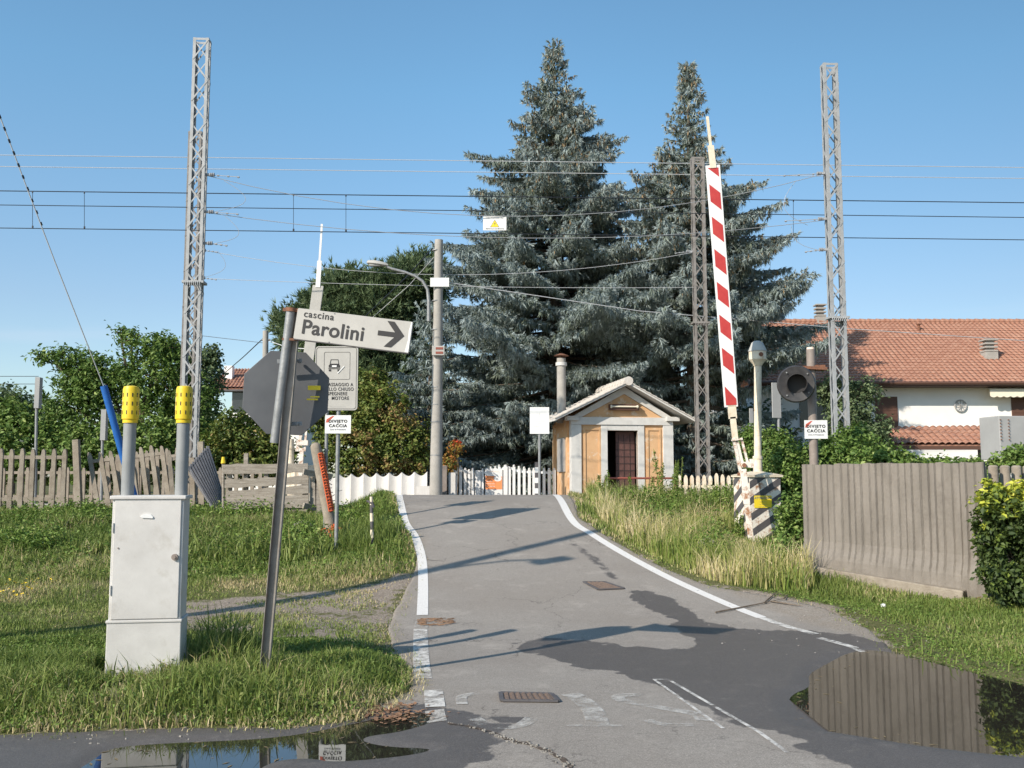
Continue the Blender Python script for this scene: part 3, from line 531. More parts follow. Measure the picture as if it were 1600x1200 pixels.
for px, lab in ((199, 'grey vent pipe with a clean yellow slotted cap beside the blue guy tube'), (283, 'grey vent pipe with a pale torn sticker on its yellow cap, beside the near tower')):
    a = P(px, 772, 7.43); zt = P(px, 655, 7.43).z; zc = P(px, 603, 7.43).z; rad = 9.5/200
    th = thing('vent_pipe', lab, 'pipe', (a.x, 7.43, ztop), 'vent pipes on the cabinet')
    MB().tube([(a.x, 7.43, ztop+.008), (a.x, 7.43, zt)], rad, 20).build('pipe', M['pipe'], th)
    mb = MB(); mb.tube([(a.x, 7.43, zt-.03), (a.x, 7.43, zt-.005), (a.x, 7.43, zt), (a.x, 7.43, zc-.03), (a.x, 7.43, zc-.008), (a.x, 7.43, zc)], [rad+.008, rad+.008, rad+.016, rad+.014, rad+.008, rad*.6], 24); cp_ = mb.build('cap', M['yellow'], th)
    mb = MB()
    for k in range(10):
        an = 2*math.pi*(k+.35)/10
        for j in range(3): mb.box((a.x+math.cos(an)*(rad+.0145), 7.43+math.sin(an)*(rad+.0145), zt+.05+j*.068), (.004, .007, .03), rotz(an))
    mb.build('slots', M['black'], cp_)
    if px > 250:
        mb = MB(); mb.box((a.x-rad*.98, 7.43-rad*.62, zt+.12), (.045, .004, .10), rotz(math.radians(-50))); mb.build('sticker', M['pale_print'], cp_)

# ---------------------------------------------------------------- stop sign seen from behind, on leaning channel post, with street-name sign
SY = 7.24
base = P(414, 1056, SY); top = P(463, 488, SY-.12)
st = thing('stop_sign', 'octagonal stop sign seen from its grey back on a leaning channel post', 'road sign', base)
ax = (top-base).normalized()
mb = MB(); mb.beam(base-ax*.1, top, .062, .004, (0, 1, 0)); mb.beam(base-ax*.1+Vector((-.033, -.02, 0)), top+Vector((-.033, -.02, 0)), .004, .044, (0, 1, 0)); mb.beam(base-ax*.1+Vector((.033, -.02, 0)), top+Vector((.033, -.02, 0)), .004, .044, (0, 1, 0))
mb.build('channel_post', M['chan'], st)
pa, pb = P(429, 692, SY-.1), P(455, 481, SY-.15); MB().tube([pa, pb], .0345, 18).build('pipe_sleeve', M['galv'], st)
oc_ = P(447, 614, SY+.08); R8 = .345; ang0 = math.radians(22.5-2); yaw = math.radians(8); X_ = Vector((math.cos(yaw), math.sin(yaw), 0)); U_ = Vector((.0, -.03, 1)).normalized()
oct_ = [(R8*math.cos(ang0+k*math.pi/4), R8*math.sin(ang0+k*math.pi/4)) for k in range(8)]
pl = MB().prism(oct_, .02, oc_, X_, U_).build('octagon_plate', [M['signback']], st, .003)
mb = MB(); mb.prism([(x*.985, y*.985) for x, y in oct_], .002, oc_+Vector((0, .0235, 0)), X_, U_); mb.build('red_face', M['red'], pl)
for (px, py, w_, h_) in ((491, 606, .095, .034), (492, 620, .07, .010), (488, 624, .085, .012)):
    c = P(px, py, SY+.06); mb = MB(); mb.prism(rrect(-w_/2, -h_/2, w_/2, h_/2, .004), .001, c, X_, U_); mb.build('yellow_sticker', M['yellow_sign'], pl)
for py_ in (566, 664):
    c = P(452, py_, SY+.01); mb = MB(); mb.beam(c+Vector((-.08, -.05, .0)), c+Vector((.10, -.02, .01)), .03, .012, (0, 1, 0)); mb.tube([c+Vector((.07, -.06, .008)), c+Vector((.07, .05, .008))], .012, 8); mb.build('bracket', M['galv'], st)
mb = MB(); q = P(455, 487, SY-.15)
mb.tube([q, q+ax*.028], .043, 14); mb.beam(q+Vector((-.06, -.01, .015)), q+Vector((.09, -.01, .005)), .025, .012); mb.build('rusty_clamp', M['rust'], st); mb = MB(); q2 = P(452, 530, SY-.15); mb.beam(q2+Vector((-.05, -.01, 0)), q2+Vector((.09, -.01, -.005)), .018, .012); mb.build('rusty_clamp', M['rust'], st)
# direction sign
TL, TR, BR, BL = P(462, 483, SY-.19), P(642, 505, SY-.25), P(636, 553, SY-.25), P(458, 529, SY-.19)
X_ = (TR-TL).normalized(); U0 = (TL-BL); U_ = (U0-X_*U0.dot(X_)).normalized(); wS = (TR-TL).length; hS = .232
ds = thing('direction_sign', 'white arrow sign reading cascina Parolini, tilted on the stop sign post', 'direction sign', BL)
bd = MB().prism(rrect(0, 0, wS, hS, .012), .022, BL, X_, U_).build('panel', M['signgrey'], ds, .002)
mb = MB(); mb.prism([(0, -.006), (wS, -.006), (wS, -.001), (0, -.001)], .03, BL, X_, U_); mb.build('lower_edge', M['softblack'], ds)
mb = MB(); mb.prism([(wS-.03, .002), (wS-.004, .002), (wS-.004, hS-.002), (wS-.012, hS-.002), (wS-.022, hS*.7), (wS-.018, hS*.4)], .001, BL+X_.cross(U_)*.002, X_, U_); mb.build('white_edge_strip', M['white'], ds)
text_on(bd, 'cascina', .072, BL+X_*.052+U_*.172, X_, U_, M['black'], bold=.0006, spacing=1.12)
text_on(bd, 'Parolini', .150, BL+X_*.050+U_*.048, X_, U_, M['black'], bold=.0026, spacing=1.04)
ar = BL+X_*.715+U_*(hS*.52); s = .001
mb = MB(); mb.prism([(-.09, -.018), (.06, -.018), (.06, .018), (-.09, .018)], .001, ar+X_.cross(U_)*.003, X_, U_)
mb.prism([(-.032, .096), (.022, .096), (.108, .0), (.052, .0)], .001, ar+X_.cross(U_)*.0035, X_, U_); mb.prism([(.052, 0), (.108, 0), (.022, -.096), (-.032, -.096)], .001, ar+X_.cross(U_)*.0035, X_, U_); mb.build('arrow', M['black'], bd)
for (u, v) in ((.28, hS-.008), (.27, .008)): c = BL+X_*u+U_*v; MB().tube([c, c+X_.cross(U_)*.006], .004, 8).build('rivet', M['galv'], bd)

# ---------------------------------------------------------------- post with level-crossing notice and hunting notice
def divieto(parent, c, w_, h_):
    X_ = Vector((1, 0, 0)); U_ = Vector((0, 0, 1)); b_ = MB().prism(rrect(-w_/2, -h_/2, w_/2, h_/2, .004), .006, c, X_, U_).build('panel', M['white'], parent)
    text_on(b_, 'DIVIETO', h_*.215, c+U_*h_*.10, X_, U_, M['black'], 'CENTER', .0026, xs=1.08, spacing=1.22)
    text_on(b_, 'CACCIA', h_*.215, c-U_*h_*.15, X_, U_, M['black'], 'CENTER', .0026, xs=1.08, spacing=1.22)
    text_on(b_, 'DI', h_*.07, c+U_*h_*.02, X_, U_, M['greyink'], 'CENTER', .0005); text_on(b_, 'Zona di Protezione', h_*.12, c-U_*h_*.32, X_, U_, M['greyink'], 'CENTER', .0003, xs=.92)
    mb = MB(); mb.prism([(-w_*.47, h_*.10), (-w_*.44, h_*.28), (-w_*.22, h_*.46), (-w_*.14, h_*.46), (-w_*.30, h_*.24), (-w_*.38, h_*.10)], .001, c+Vector((0, -.0015, 0)), X_, U_); mb.build('red_flash', M['reddec'], b_)
    text_on(b_, '*  *  *', h_*.1, c+U_*h_*.36+X_*.04, X_, U_, M['faintink'], 'CENTER')
NY = 14.3; gb = P(525, 866, NY)
t = thing('notice_post', 'thin grey post carrying the level crossing notice, in the grass left of the lane', 'post', gb)
zt = P(525, 545, NY).z; MB().tube([gb-Vector((0, 0, .15)), Vector((gb.x, NY, zt))], .03, 14).build('post', M['galv'], t)
mb = MB(); c = P(525, 768, NY); mb.tube([c, c+Vector((.09, 0, .02))], .008, 6); mb.build('wire_tie', M['galv'], t)
nt_ = thing('level_crossing_notice', 'grey rectangular notice with a car symbol telling drivers to switch off engines', 'road sign', P(526, 640, NY-.045))
x0_, x1_ = P(492, 590, NY-.045).x, P(559, 590, NY-.045).x; z0_, z1_ = P(525, 641, NY-.045).z, P(525, 541, NY-.045).z; O_ = Vector((x0_, NY-.045, z0_)); w_, h_ = x1_-x0_, z1_-z0_; EX = Vector((1, 0, 0)); EZ = Vector((0, 0, 1))
pn = MB().prism(rrect(0, 0, w_, h_, .05), .02, O_, EX, EZ).build('panel', M['signgrey'], nt_)
def outline(mb, pts, th, O, X, U, d=.001):
    n = len(pts)
    for i in range(n):
        a = Vector((*pts[i], 0)); b_ = Vector((*pts[(i+1) % n], 0)); e = b_-a
        if e.length < 1e-6: continue
        nr = Vector((-e.y, e.x, 0)).normalized()*th/2; ee = e.normalized()*th*.3
        mb.prism([((a-nr-ee).x, (a-nr-ee).y), ((b_-nr+ee).x, (b_-nr+ee).y), ((b_+nr+ee).x, (b_+nr+ee).y), ((a+nr-ee).x, (a+nr-ee).y)], d, O, X, U)
fr = O_+Vector((0, -.0025, 0)); mb = MB(); outline(mb, rrect(.018, .02, w_-.022, h_-.02, .035), .006, fr, EX, EZ); outline(mb, rrect(.135, h_*.48, w_-.12, h_-.09, .02), .005, fr, EX, EZ); mb.build('border_lines', M['black'], pn)
cc = Vector((O_.x+w_*.45, NY-.049, O_.z+h_*.70)); mb = MB(); s = .105
outline(mb, [(-s*.62, .02), (-s*.5, .085), (s*.5, .085), (s*.62, .02)], .009, cc, EX, EZ)
mb.prism([(-s*.8, -.035), (s*.8, -.035), (s*.8, .0), (s*.62, .018), (-s*.62, .018), (-s*.8, 0)], .001, cc, EX, EZ); mb.prism([(-s*.85, -.055), (s*.85, -.055), (s*.85, -.044), (-s*.85, -.044)], .001, cc, EX, EZ)
for sg in (-1, 1): mb.prism([(sg*.065-.018, -.09), (sg*.065+.018, -.09), (sg*.065+.018, -.062), (sg*.065-.018, -.062)], .001, cc, EX, EZ)
mb.build('car_symbol', M['black'], pn); mb = MB(); mb.prism(rrect(-.035, -.025, .035, .0, .006), .001, cc+Vector((0, -.003, 0)), EX, EZ)
for sg in (-1, 1): mb.prism([(.10-.055, -.065-sg*.05), (.10-.045, -.075-sg*.05), (.10+.055, -.065+sg*.05), (.10+.045, -.055+sg*.05)], .001, cc+Vector((0, -.0035-.001*sg, 0)), EX, EZ)
mb.build('pale_scratch', M['white'], pn)
for i, s_ in enumerate(('PASSAGGIO A', 'LIVELLO CHIUSO', 'SPEGNERE', 'IL  MOTORE')): text_on(pn, s_, .070, Vector((O_.x+[w_*.58, w_*.525, w_*.53, w_*.53][i], NY-.045, O_.z+h_*.375-i*.068)), EX, EZ, M['black'], 'CENTER', .0012, xs=.84, spacing=1.12)
text_on(pn, '- - -  - -  - - - -  - - -', .03, Vector((O_.x+w_*.55, NY-.045, O_.z+.045)), EX, EZ, M['greyink'], 'CENTER')
c = P(528, 663, NY-.05); hs = thing('hunting_notice', 'white DIVIETO CACCIA board on the post below the level crossing notice', 'notice', c, 'hunting ban notices'); divieto(hs, c, .385, .27)
# second post behind, sign mostly hidden
NY2 = 15.4; gb = P(508, 800, NY2); gb.z = H(gb.x, NY2); t = thing('sign_post', 'pale thin sign post standing between the net-wrapped post and the notice post', 'sign post', gb)
MB().tube([gb-Vector((0, 0, .1)), Vector((gb.x, NY2, P(508, 560, NY2).z))], .028, 12).build('post', M['galv'], t)
c = P(507, 600, NY2-.04); MB().prism(rrect(-.20, -.26, .20, .26, .02), .01, c, EX, EZ).build('plate', M['greyplate'], t)

# ---------------------------------------------------------------- striped bollard stick
BY = 14.2; a = P(582, 861, BY); zt = P(582, 776, BY).z; t = thing('striped_marker_stick', 'thin black and white striped stick with a broken top by the left edge line', 'marker post', a)
n = 7; zz_ = np.linspace(a.z-.05, zt, n+1); mb = MB()
for i in range(n): mb.tube([(a.x-.004*i, BY, zz_[i]), (a.x-.004*(i+1), BY, zz_[i+1])], .026-.002*(i > 4), 10, mi=0 if i % 2 == 0 else 1, cap=(i in (0, n-1)))
mb.build('stick', [M['white_old'], M['softblack']], t); MB().tube([(a.x-.10, BY, zt-.06), (a.x-.02, BY, zt-.09), (a.x+.005, BY, zt-.16)], [.012, .03, .025], 8).build('torn_cap', M['softblack'], t)
# ---------------------------------------------------------------- leaning post wrapped in orange net
WY = 15.3; a, b_ = P(522, 850, WY), P(494, 702, WY); t = thing('net_wrapped_post', 'leaning round-topped concrete post wrapped in torn orange safety net', 'post', a)
ax_ = (b_-a).normalized(); MB().tube([a-ax_*.1, b_, b_+ax_*.06, b_+ax_*.095, b_+ax_*.11], [.088, .085, .08, .055, .01], 18).build('post', M['concrete'], t)
mb = MB(); r = random.Random(3); side = Vector((1, 0, 0)); side = (side-ax_*side.dot(ax_)).normalized(); fwd = ax_.cross(side); LL = (b_-a).length; prev = None
for i in range(30):
    s0 = .12+(LL-.16)*i/30; 
    if .16 < i/30 < .27:
        if prev: mb.build('safety_net', M['orange'], t); mb = MB()
        prev = None; continue
    ring = [a+ax_*(s0+.012*r.uniform(-1, 1))+side*math.cos(th_)*.093*(1+.05*r.random())+fwd*math.sin(th_)*.094 for th_ in np.linspace(-1.2, 2.1, 8)]
    mb.tube(ring, .010+.005*r.random(), 5, cap=False)
    if prev: 
        for k in range(0, 8): mb.tube([prev[k], ring[k]], .009, 4, cap=False)
    prev = ring
mb.build('safety_net', M['orange'], t)
mb = MB()
for i in range(40):
    p = a+Vector((r.uniform(-.12, .06), r.uniform(-.1, .1)-.05, r.uniform(0, .32))); q = p+Vector((r.uniform(-.12, .12), r.uniform(-.05, .05), r.uniform(-.1, .1))); mb.tube([p, (p+q)/2+Vector((0, 0, .02)), q], .007, 4, cap=False)
tn = mb.build('fallen_net', M['orange'], t)
mb = MB()
for i in range(16):
    p = a+ax_*(.25+i*.07)+side*(.075+.02*r.random())+fwd*.05; MB().tube([p, p+side*.05+Vector((0, -.02, r.uniform(-.04, .04)))], .006, 4).build('wire_tie', M['softblack'], t)

# ---------------------------------------------------------------- barrier machines
def stripes_poly(x0, x1, z0, z1, n, slope, ratio=.5):
    """clipped diagonal bands on a rectangle"""
    res = []; per = (z1-z0+abs(slope)*(x1-x0))/n
    for i in range(-2, n+3):
        c0 = z0+i*per; quad = [(x0, c0), (x1, c0+slope*(x1-x0)), (x1, c0+per*ratio+slope*(x1-x0)), (x0, c0+per*ratio)]
        for lim, sg in ((z0, 1), (z1, -1)):
            o2 = []
            for k in range(len(quad)):
                p, q = quad[k], quad[(k+1) % len(quad)]; ip = (p[1]-lim)*sg >= 0; iq = (q[1]-lim)*sg >= 0
                if ip: o2.append(p)
                if ip != iq: u = (lim-p[1])/(q[1]-p[1]); o2.append((p[0]+u*(q[0]-p[0]), lim))
            quad = o2
            if len(quad) < 3: break
        if len(quad) >= 3: res.append(quad)
    return res
YB = 15.8; a = P(1186, 850, YB); a.z = .49
bm = thing('level_crossing_barrier', 'raised red and white striped barrier arm on a rusty machine box right of the lane', 'barrier', a, 'level crossing barriers')
Rb = rotz(math.radians(12)); hb = P(1186, 745, YB).z; ctr = Vector((P(1173, 850, YB).x, YB, 0))+Rb @ Vector((.28, .30, 0)); ctr.z = 0; sx_b, sy_b = .56, .60
mb = MB(); mb.box((ctr.x, ctr.y, (a.z-.1+hb)/2), (sx_b, sy_b, hb-a.z+.1), Rb); hbx = mb.build('machine_box', M['white_rust'], bm, .012)
mb = MB(); mb.box((ctr.x, ctr.y, hb+.012), (sx_b+.06, sy_b+.06, .03), Rb); lid = [Vector((x, y, z)) for x, y, z in ((-.32, -.32, .03), (.32, -.32, .03), (.32, .32, .03), (-.32, .32, .03), (-.1, 0, .09), (.1, 0, .09))]
mb.add([Vector((ctr.x, ctr.y, hb))+Rb @ v for v in lid], [(0, 1, 5, 4), (1, 2, 5), (2, 3, 4, 5), (3, 0, 4)]); mb.build('lid', M['white_old'], hbx)
mb = MB()
for (ox, oy, dx_, L2, sl) in ((0, -sy_b/2, Vector((1, 0, 0)), sx_b, .62), (-sx_b/2, 0, Vector((0, -1, 0)), sy_b, .62)):
    O2 = Vector((ctr.x, ctr.y, 0))+Rb @ Vector((ox, oy, 0)); Xd = Rb @ dx_
    for q in stripes_poly(-L2/2+.004, L2/2-.004, a.z+.12, hb-.015, 5, sl, .46): mb.prism(q, .001, O2+Xd.cross(EZ)*.003, Xd, EZ)
mb.build('black_stripes', M['softblack'], hbx)
mb = MB(); mb.box((ctr.x, ctr.y, a.z-.03), (sx_b+.12, sy_b+.12, .2), Rb); mb.build('foundation', M['white_old'], bm, .01)
O2 = Vector((ctr.x, ctr.y, P(1192, 784, YB).z))+Rb @ Vector((-.05, -sy_b/2, 0)); Xd = Rb @ Vector((1, 0, 0)); Nn = Xd.cross(EZ)
ys = MB().prism(rrect(-.155, -.10, .155, .10, .01), .003, O2+Nn*.012, Xd, EZ).build('warning_plate', M['yellow_sign'], hbx)
text_on(ys, 'ATTENZIONE', .052, O2+Nn*.012+EZ*.045, Xd, EZ, M['greyink'], 'CENTER', .001, xs=.95)
for k, s_ in enumerate(('--- -----', '-- ------', '--- --------')): text_on(ys, s_, .045, O2+Nn*.012-EZ*(.012+.04*k), Xd, EZ, M['greyink'], 'CENTER')
# arm assembly in the image-parallel plane (it swings across the lane)
AY = YB-.45
def boom(th, Y, A, B, tip0, tip1, wA, wB, panel_d, nred, pts_root, reds=True, back=False):
    A, B = P(*A, Y), P(*B, Y); ax = (B-A).normalized(); sd_ = ax.cross(Vector((0, 1, 0))).normalized()*-1; LL = (B-A).length; s = wA/2
    O = A; X = ax; U = Vector((0, 1, 0)).cross(ax).normalized(); N = X.cross(U)
    if N.y > 0: U = -U; N = X.cross(U)
    mb = MB(); mb.prism([(0, -wA/2), (LL, -wB/2), (LL, wB/2), (0, wA/2)], panel_d, O, X, U); pn = mb.build('arm_panel', M['white'] if not back else M['signgrey'], th, .006)
    if reds:
        mb = MB(); m_ = .022
        for i in range(nred):
            f0 = .012+i*(1-.024)/(nred-.52) if False else (.008+i*(.994-.045)/(nred-1)); x0 = LL*f0; ln = LL*.072; sk = LL*.038
            if i == nred-1: pts = [(x0-.03, -wA/2+m_), (x0-.03+ln*.55, -wA/2+m_), (x0-.03+ln*.55, wA/2-m_), (x0+sk*.8, wA/2-m_)]
            elif i == 0: pts = [(x0, -wA/2+m_), (x0+ln*.35, -wA/2+m_), (x0+ln+.02, wA/2-m_), (x0, wA/2-m_)]
            else: pts = [(x0-sk*.3, -wA/2+m_), (x0-sk*.3+ln, -wA/2+m_), (x0+sk*.7+ln, wA/2-m_), (x0+sk*.7, wA/2-m_)]
            pts = [(p, -q) for p, q in pts][::-1] if SW else pts
            mb.prism(pts, .001, O+N*.003, X, U)
        mb.build('red_band', M['red'], pn)
    T0, T1 = P(*tip0, Y), P(*tip1, Y); w0 = wB*.42
    mb = MB(); tm = T0.lerp(T1, .40); mb.beam(T0-ax*.05, tm, w0, .03); mb.beam(tm-ax*.02, T1, w0*.45, .02); mb.build('arm_tip', M['white_old'] if not back else M['white'], th)
SW = False
boom(bm, AY, (1143, 636), (1114, 258), (1114, 258), (1105, 182), .215, .235, .045, 8, None)
mb = MB(); q0, q1, q2 = P(1143, 636, AY+.02), P(1149, 688, AY+.02), P(1163, 742, AY+.02); mb.beam(q0+Vector((0, 0, .05)), q0.lerp(q1, .35), .13, .04); mb.beam(q0.lerp(q1, .3), q1, .09, .04); mb.build('arm_root', M['white_old'], bm)
mb = MB(); mb.beam(P(1146, 684, AY), P(1158, 742, AY), .045, .05); mb.beam(P(1158, 684, AY), P(1170, 730, AY), .03, .05); mb.beam(P(1151, 690, AY), P(1160, 728, AY), .06, .03); mb.beam(P(1143, 688, AY-.03), P(1160, 686, AY-.03), .025, .04)
mb.box(P(1166, 726, AY), (.15, .12, .09)); mb.box(P(1174, 724, AY-.02), (.05, .1, .14)); mb.build('pivot_frame', M['white_rust'], bm)
mb = MB(); mb.beam(P(1161, 733, AY-.08), P(1167, 788, AY-.12), .10, .06); mb.beam(P(1167, 786, AY-.12), P(1173, 840, AY-.14), .085, .05); mb.build('counterweight_arm', M['white_rust'], bm, .006)
mb = MB(); mb.tube([P(1163, 727, AY-.08), P(1163, 727, AY+.1)], .035, 12); mb.box(P(1156, 741, AY-.05), (.07, .05, .05)); mb.build('hinge', M['rust'], bm)
# bell mast
p0 = P(1184, 745, YB+.42); p1 = P(1184, 572, YB+.42); ms = thing('warning_bell_mast', 'rusty white pipe mast topped by a round warning bell housing behind the machine box', 'warning bell', p0, 'warning bell masts')
MB().tube([p0-Vector((0, 0, .1)), p0.lerp(p1, .17)], .075, 16).tube([p0.lerp(p1, .17), p1], .062, 16).tube([p0.lerp(p1, .16), p0.lerp(p1, .185)], .085, 16).build('mast', M['white_old'], ms)
h0 = p1; mb = MB(); mb.tube([h0, h0+Vector((0, 0, .035)), h0+Vector((0, 0, .11))], [.07, .085, .15], 20, cap=False); mb.tube([h0+Vector((0, 0, z)) for z in (.10, .105, .25)], [.10, .145, .145], 20); hd = mb.build('bell_housing', M['white_old'], ms)
mb = MB(); mb.tube([h0+Vector((0, 0, z)) for z in (.245, .25, .40, .43)], [.10, .158, .095, .05], 20); mb.build('hood', M['signgrey'], hd)
q = h0+Vector((.02, -.135, .185)); mb = MB(); mb.tube([q, q+Vector((.004, -.022, 0))], .036, 14); mb.build('sound_opening', M['rust'], hd)
# far barrier (its pale back)
YF = 23.6; a = P(470, 722, YF); b2 = thing('level_crossing_barrier', 'far raised barrier arm with a plain pale back, behind the Parolini sign', 'barrier', a, 'level crossing barriers')
boom(b2, YF, (481, 565), (497, 446), (497, 446), (503, 350), .27, .27, .05, 0, None, reds=False, back=True)
mb = MB(); mb.beam(P(481, 566, YF), P(472, 660, YF), .13, .05); mb.build('arm_root', M['white_old'], b2)
mb = MB(); mb.beam(P(464, 705, YF), P(475, 660, YF), .07, .05); mb.beam(P(476, 705, YF), P(480, 655, YF), .05, .05); mb.box(P(473, 692, YF), (.28, .15, .12)); mb.beam(P(472, 700, YF), P(468, 760, YF), .1, .06); mb.build('pivot_frame', M['white_rust'], b2)
mb = MB(); mb.box(P(476, 755, YF+.4), (.7, .6, .9), rotz(.5)); mb.build('machine_box', M['white_old'], b2, .01)
p0 = P(454, 760, YF+.3); p1 = P(454, 686, YF+.3); ms2 = thing('warning_bell_mast', 'far short white mast beside the pale-backed barrier arm, seen under the stop sign', 'warning bell', p0, 'warning bell masts'); MB().tube([p0, p1], .085, 14).build('mast', M['white_old'], ms2)
MB().tube([p1+Vector((0, 0, -.25)), p1+Vector((0, 0, -.2))], .1, 14).build('collar', M['white_old'], ms2)

# ---------------------------------------------------------------- crossing signal head on brown post, with hunting notice
QY = 14.9; a = P(1273, 760, QY); a.z = H(a.x, QY); sg_ = thing('crossing_signal', 'black round-backed signal lamp with a dark visor on a brown-grey post behind the wall', 'signal', a)
zt = P(1273, 546, QY).z; MB().tube([a, Vector((a.x, QY, zt))], .068, 16).build('post', M['brownpost'], sg_); MB().tube([Vector((a.x, QY, zt)), Vector((a.x, QY, zt+.03))], .06, 16).build('post_cap', M['pale_print'], sg_)
c = P(1244, 600, QY-.25); fw = Vector((-.22, -1, -.06)).normalized(); rx = fw.cross(EZ).normalized(); ux = rx.cross(fw)
mb = MB(); mb.beam(P(1255, 574, QY-.1), P(1292, 576, QY-.1), .045, .045); mb.box(P(1280, 575, QY-.03), (.14, .16, .08)); mb.build('bracket', M['rust'], sg_)
R_ = .288; mb = MB(); N_ = 40; vs = []; fs = []
for k in range(N_):
    t_ = 2*math.pi*k/N_; d = rx*math.cos(t_)+ux*math.sin(t_)
    vs += [c+d*R_, c+d*R_*.93+fw*.035, c+d*R_*.50+fw*.01, c+d*R_*.50-fw*.02, c+d*R_-fw*.01]
for k in range(N_):
    a0 = k*5; b0 = (k+1) % N_*5; fs += [(a0, b0, b0+1, a0+1), (a0+1, b0+1, b0+2, a0+2), (a0+2, b0+2, b0+3, a0+3), (a0+3, b0+3, b0+4, a0+4), (a0+4, b0+4, b0, a0)]
mb.add(vs, fs, 0, True); bk = mb.build('backing_disc', M['visor'], sg_)
mb = MB(); mb.tube([c-fw*.03, c-fw*.28], [R_*.52, R_*.4], 20); mb.build('lamp_housing', M['visor'], sg_)
mb = MB(); vs = []; fs = []; n_ = 30
for k in range(n_+1):
    t_ = math.radians(-55+290*k/n_); d = rx*math.cos(t_)+ux*math.sin(t_); fl = .20*(.35+.65*max(0, math.sin(t_*.5+math.radians(27)))**.7) if True else .2
    for rr in (R_*.52, R_*.50): vs += [c+d*rr, c+d*rr+fw*(fl+.03)]
for k in range(n_):
    a0 = k*4; fs += [(a0, a0+1, a0+5, a0+4), (a0+2, a0+6, a0+7, a0+3), (a0+1, a0+3, a0+7, a0+5)]
mb.add(vs, fs, 0, True); mb.build('visor', M['visor'], bk)
mb = MB(); mb.tube([c-fw*.018, c-fw*.026], [R_*.5, R_*.5], 24); mb.build('lens', M['black'], bk)
mb = MB()
for t_ in (.9, 2.4, 3.8, 5.4): d = rx*math.cos(t_)+ux*math.sin(t_); mb.tube([c+d*R_*.78+fw*.01, c+d*R_*.78+fw*.05], .012, 8)
mb.build('bolts', M['galv'], bk)
c = P(1275, 671, QY-.08); hs = thing('hunting_notice', 'white DIVIETO CACCIA board on the brown-grey post below the round signal', 'notice', c, 'hunting ban notices'); divieto(hs, c, .355, .285)
# narrow signs seen edge-on beyond
for (px, py0, py1, pb, Y, w_, nm, lab) in ((1213, 598, 653, 700, 22.5, .23, 'tall_plate_sign', 'narrow grey sign plate turned nearly edge-on, left of the round signal'), (1174, 638, 681, 745, 25, .10, 'tall_plate_sign', 'narrow blue-grey plate turned edge-on just behind the bell mast')):
    a = P(px+3, pb, Y); a.z = H(a.x, Y); t = thing(nm, lab, 'sign', a); MB().tube([a, P(px+3, py0+5, Y)], .035, 10).build('post', M['galv'], t)
    q0, q1 = P(px, py1, Y-.05), P(px, py0, Y-.05); mb = MB(); mb.box((q0+q1)/2, (w_, .03, q1.z-q0.z), rotz(.3)); mb.build('plate', M['greyplate'], t, .004)
for (px, py0, pb, Y, lab, pw) in ((60, 590, 720, 23.5, 'thin light-blue post with an edge-on plate rising behind the picket fence on the far left', .06), (163, 640, 720, 24.0, 'short blue-grey post with an edge-on plate behind the leaning fence, left of the vent pipes', .07)):
    a = P(px-2, pb, Y); a.z = H(a.x, Y); t = thing('trackside_sign', lab, 'sign', a, 'trackside signs seen edge-on'); MB().tube([a, P(px-2, py0+4, Y)], .035, 10).build('post', M['galv'], t)
    q0, q1 = P(px, py0+48, Y-.05), P(px, py0, Y-.05); mb = MB(); mb.box((q0+q1)/2, (pw+.05, .2, q1.z-q0.z), rotz(.1)); mb.build('plate', M['greyplate'], t)
# ---------------------------------------------------------------- ribbed concrete wall (right)
Wl, Wr = Vector((P(1255, 800, 13.3).x, 13.3, 0)), Vector((P(1541, 800, 11.8).x, 11.8, 0))
dW = (Wr-Wl).normalized(); LW = (Wr-Wl).length; nW = Vector((dW.y, -dW.x, 0)); 
if nW.y > 0: nW = -nW
t = thing('ribbed_concrete_wall', 'short corrugated grey concrete wall panel right of the lane, mirrored in the puddle', 'wall', Wl+Vector((0, 0, .2)))
NR = 25; nu = NR*14; zs = [-.15, .0, .12, .20, .27, .34, .42, .52, .7, 1.0, 1.3, 1.55, 1.64, 1.66]; vs = []; fs = []
rr = random.Random(4); ramp_j = [rr.uniform(.85, 1.15) for _ in range(NR+2)]; tj = [rr.uniform(-.012, .012) for _ in range(NR+2)]
ztl, ztr = P(1260, 726, 13.3).z, P(1535, 722, 11.8).z
for i in range(nu+1):
    u = i/nu; k = u*NR+.12*math.sin(u*NR*1.7); ki = int(k) % NR; ph = k-int(k); prof = (ph**.8 if ph < .72 else 1-(ph-.72)/.28*1.0)
    for j, z in enumerate(zs):
        zg = (.25-.20*u); zt_ = ztl*(1-u)+ztr*u+tj[ki]*(1 if ph > .5 else .6); zz = zg-.1+(zt_-zg+.1)*(z+.15)/1.81
        fl = .10*float(smooth((.52-z)/.30)) ; rib = (.027*ramp_j[ki]*prof)*(1-.75*float(smooth((.34-z)/.12)))
        p = Wl+dW*(LW*u)+nW*(rib+fl+.0*z)+Vector((0, 0, zz)); vs.append(p)
nz_ = len(zs)
for i in range(nu):
    for j in range(nz_-1): a0 = i*nz_+j; fs.append((a0, a0+nz_, a0+nz_+1, a0+1))
mb = MB(); mb.add(vs, fs); n0 = len(vs); vb = [Wl+dW*(LW*i/nu)-nW*.06+Vector((0, 0, vs[i*nz_+j].z)) for i in range(nu+1) for j in (0, nz_-1)]
mb2 = [(i*nz_+nz_-1, (i+1)*nz_+nz_-1, n0+(i+1)*2+1, n0+i*2+1) for i in range(nu)]+[(n0+i*2, n0+i*2+1, n0+(i+1)*2+1, n0+(i+1)*2) for i in range(nu)]+[tuple([j for j in range(nz_)]+[n0+1, n0]), tuple([nu*nz_+nz_-1-j for j in range(nz_)]+[n0+nu*2, n0+nu*2+1])]
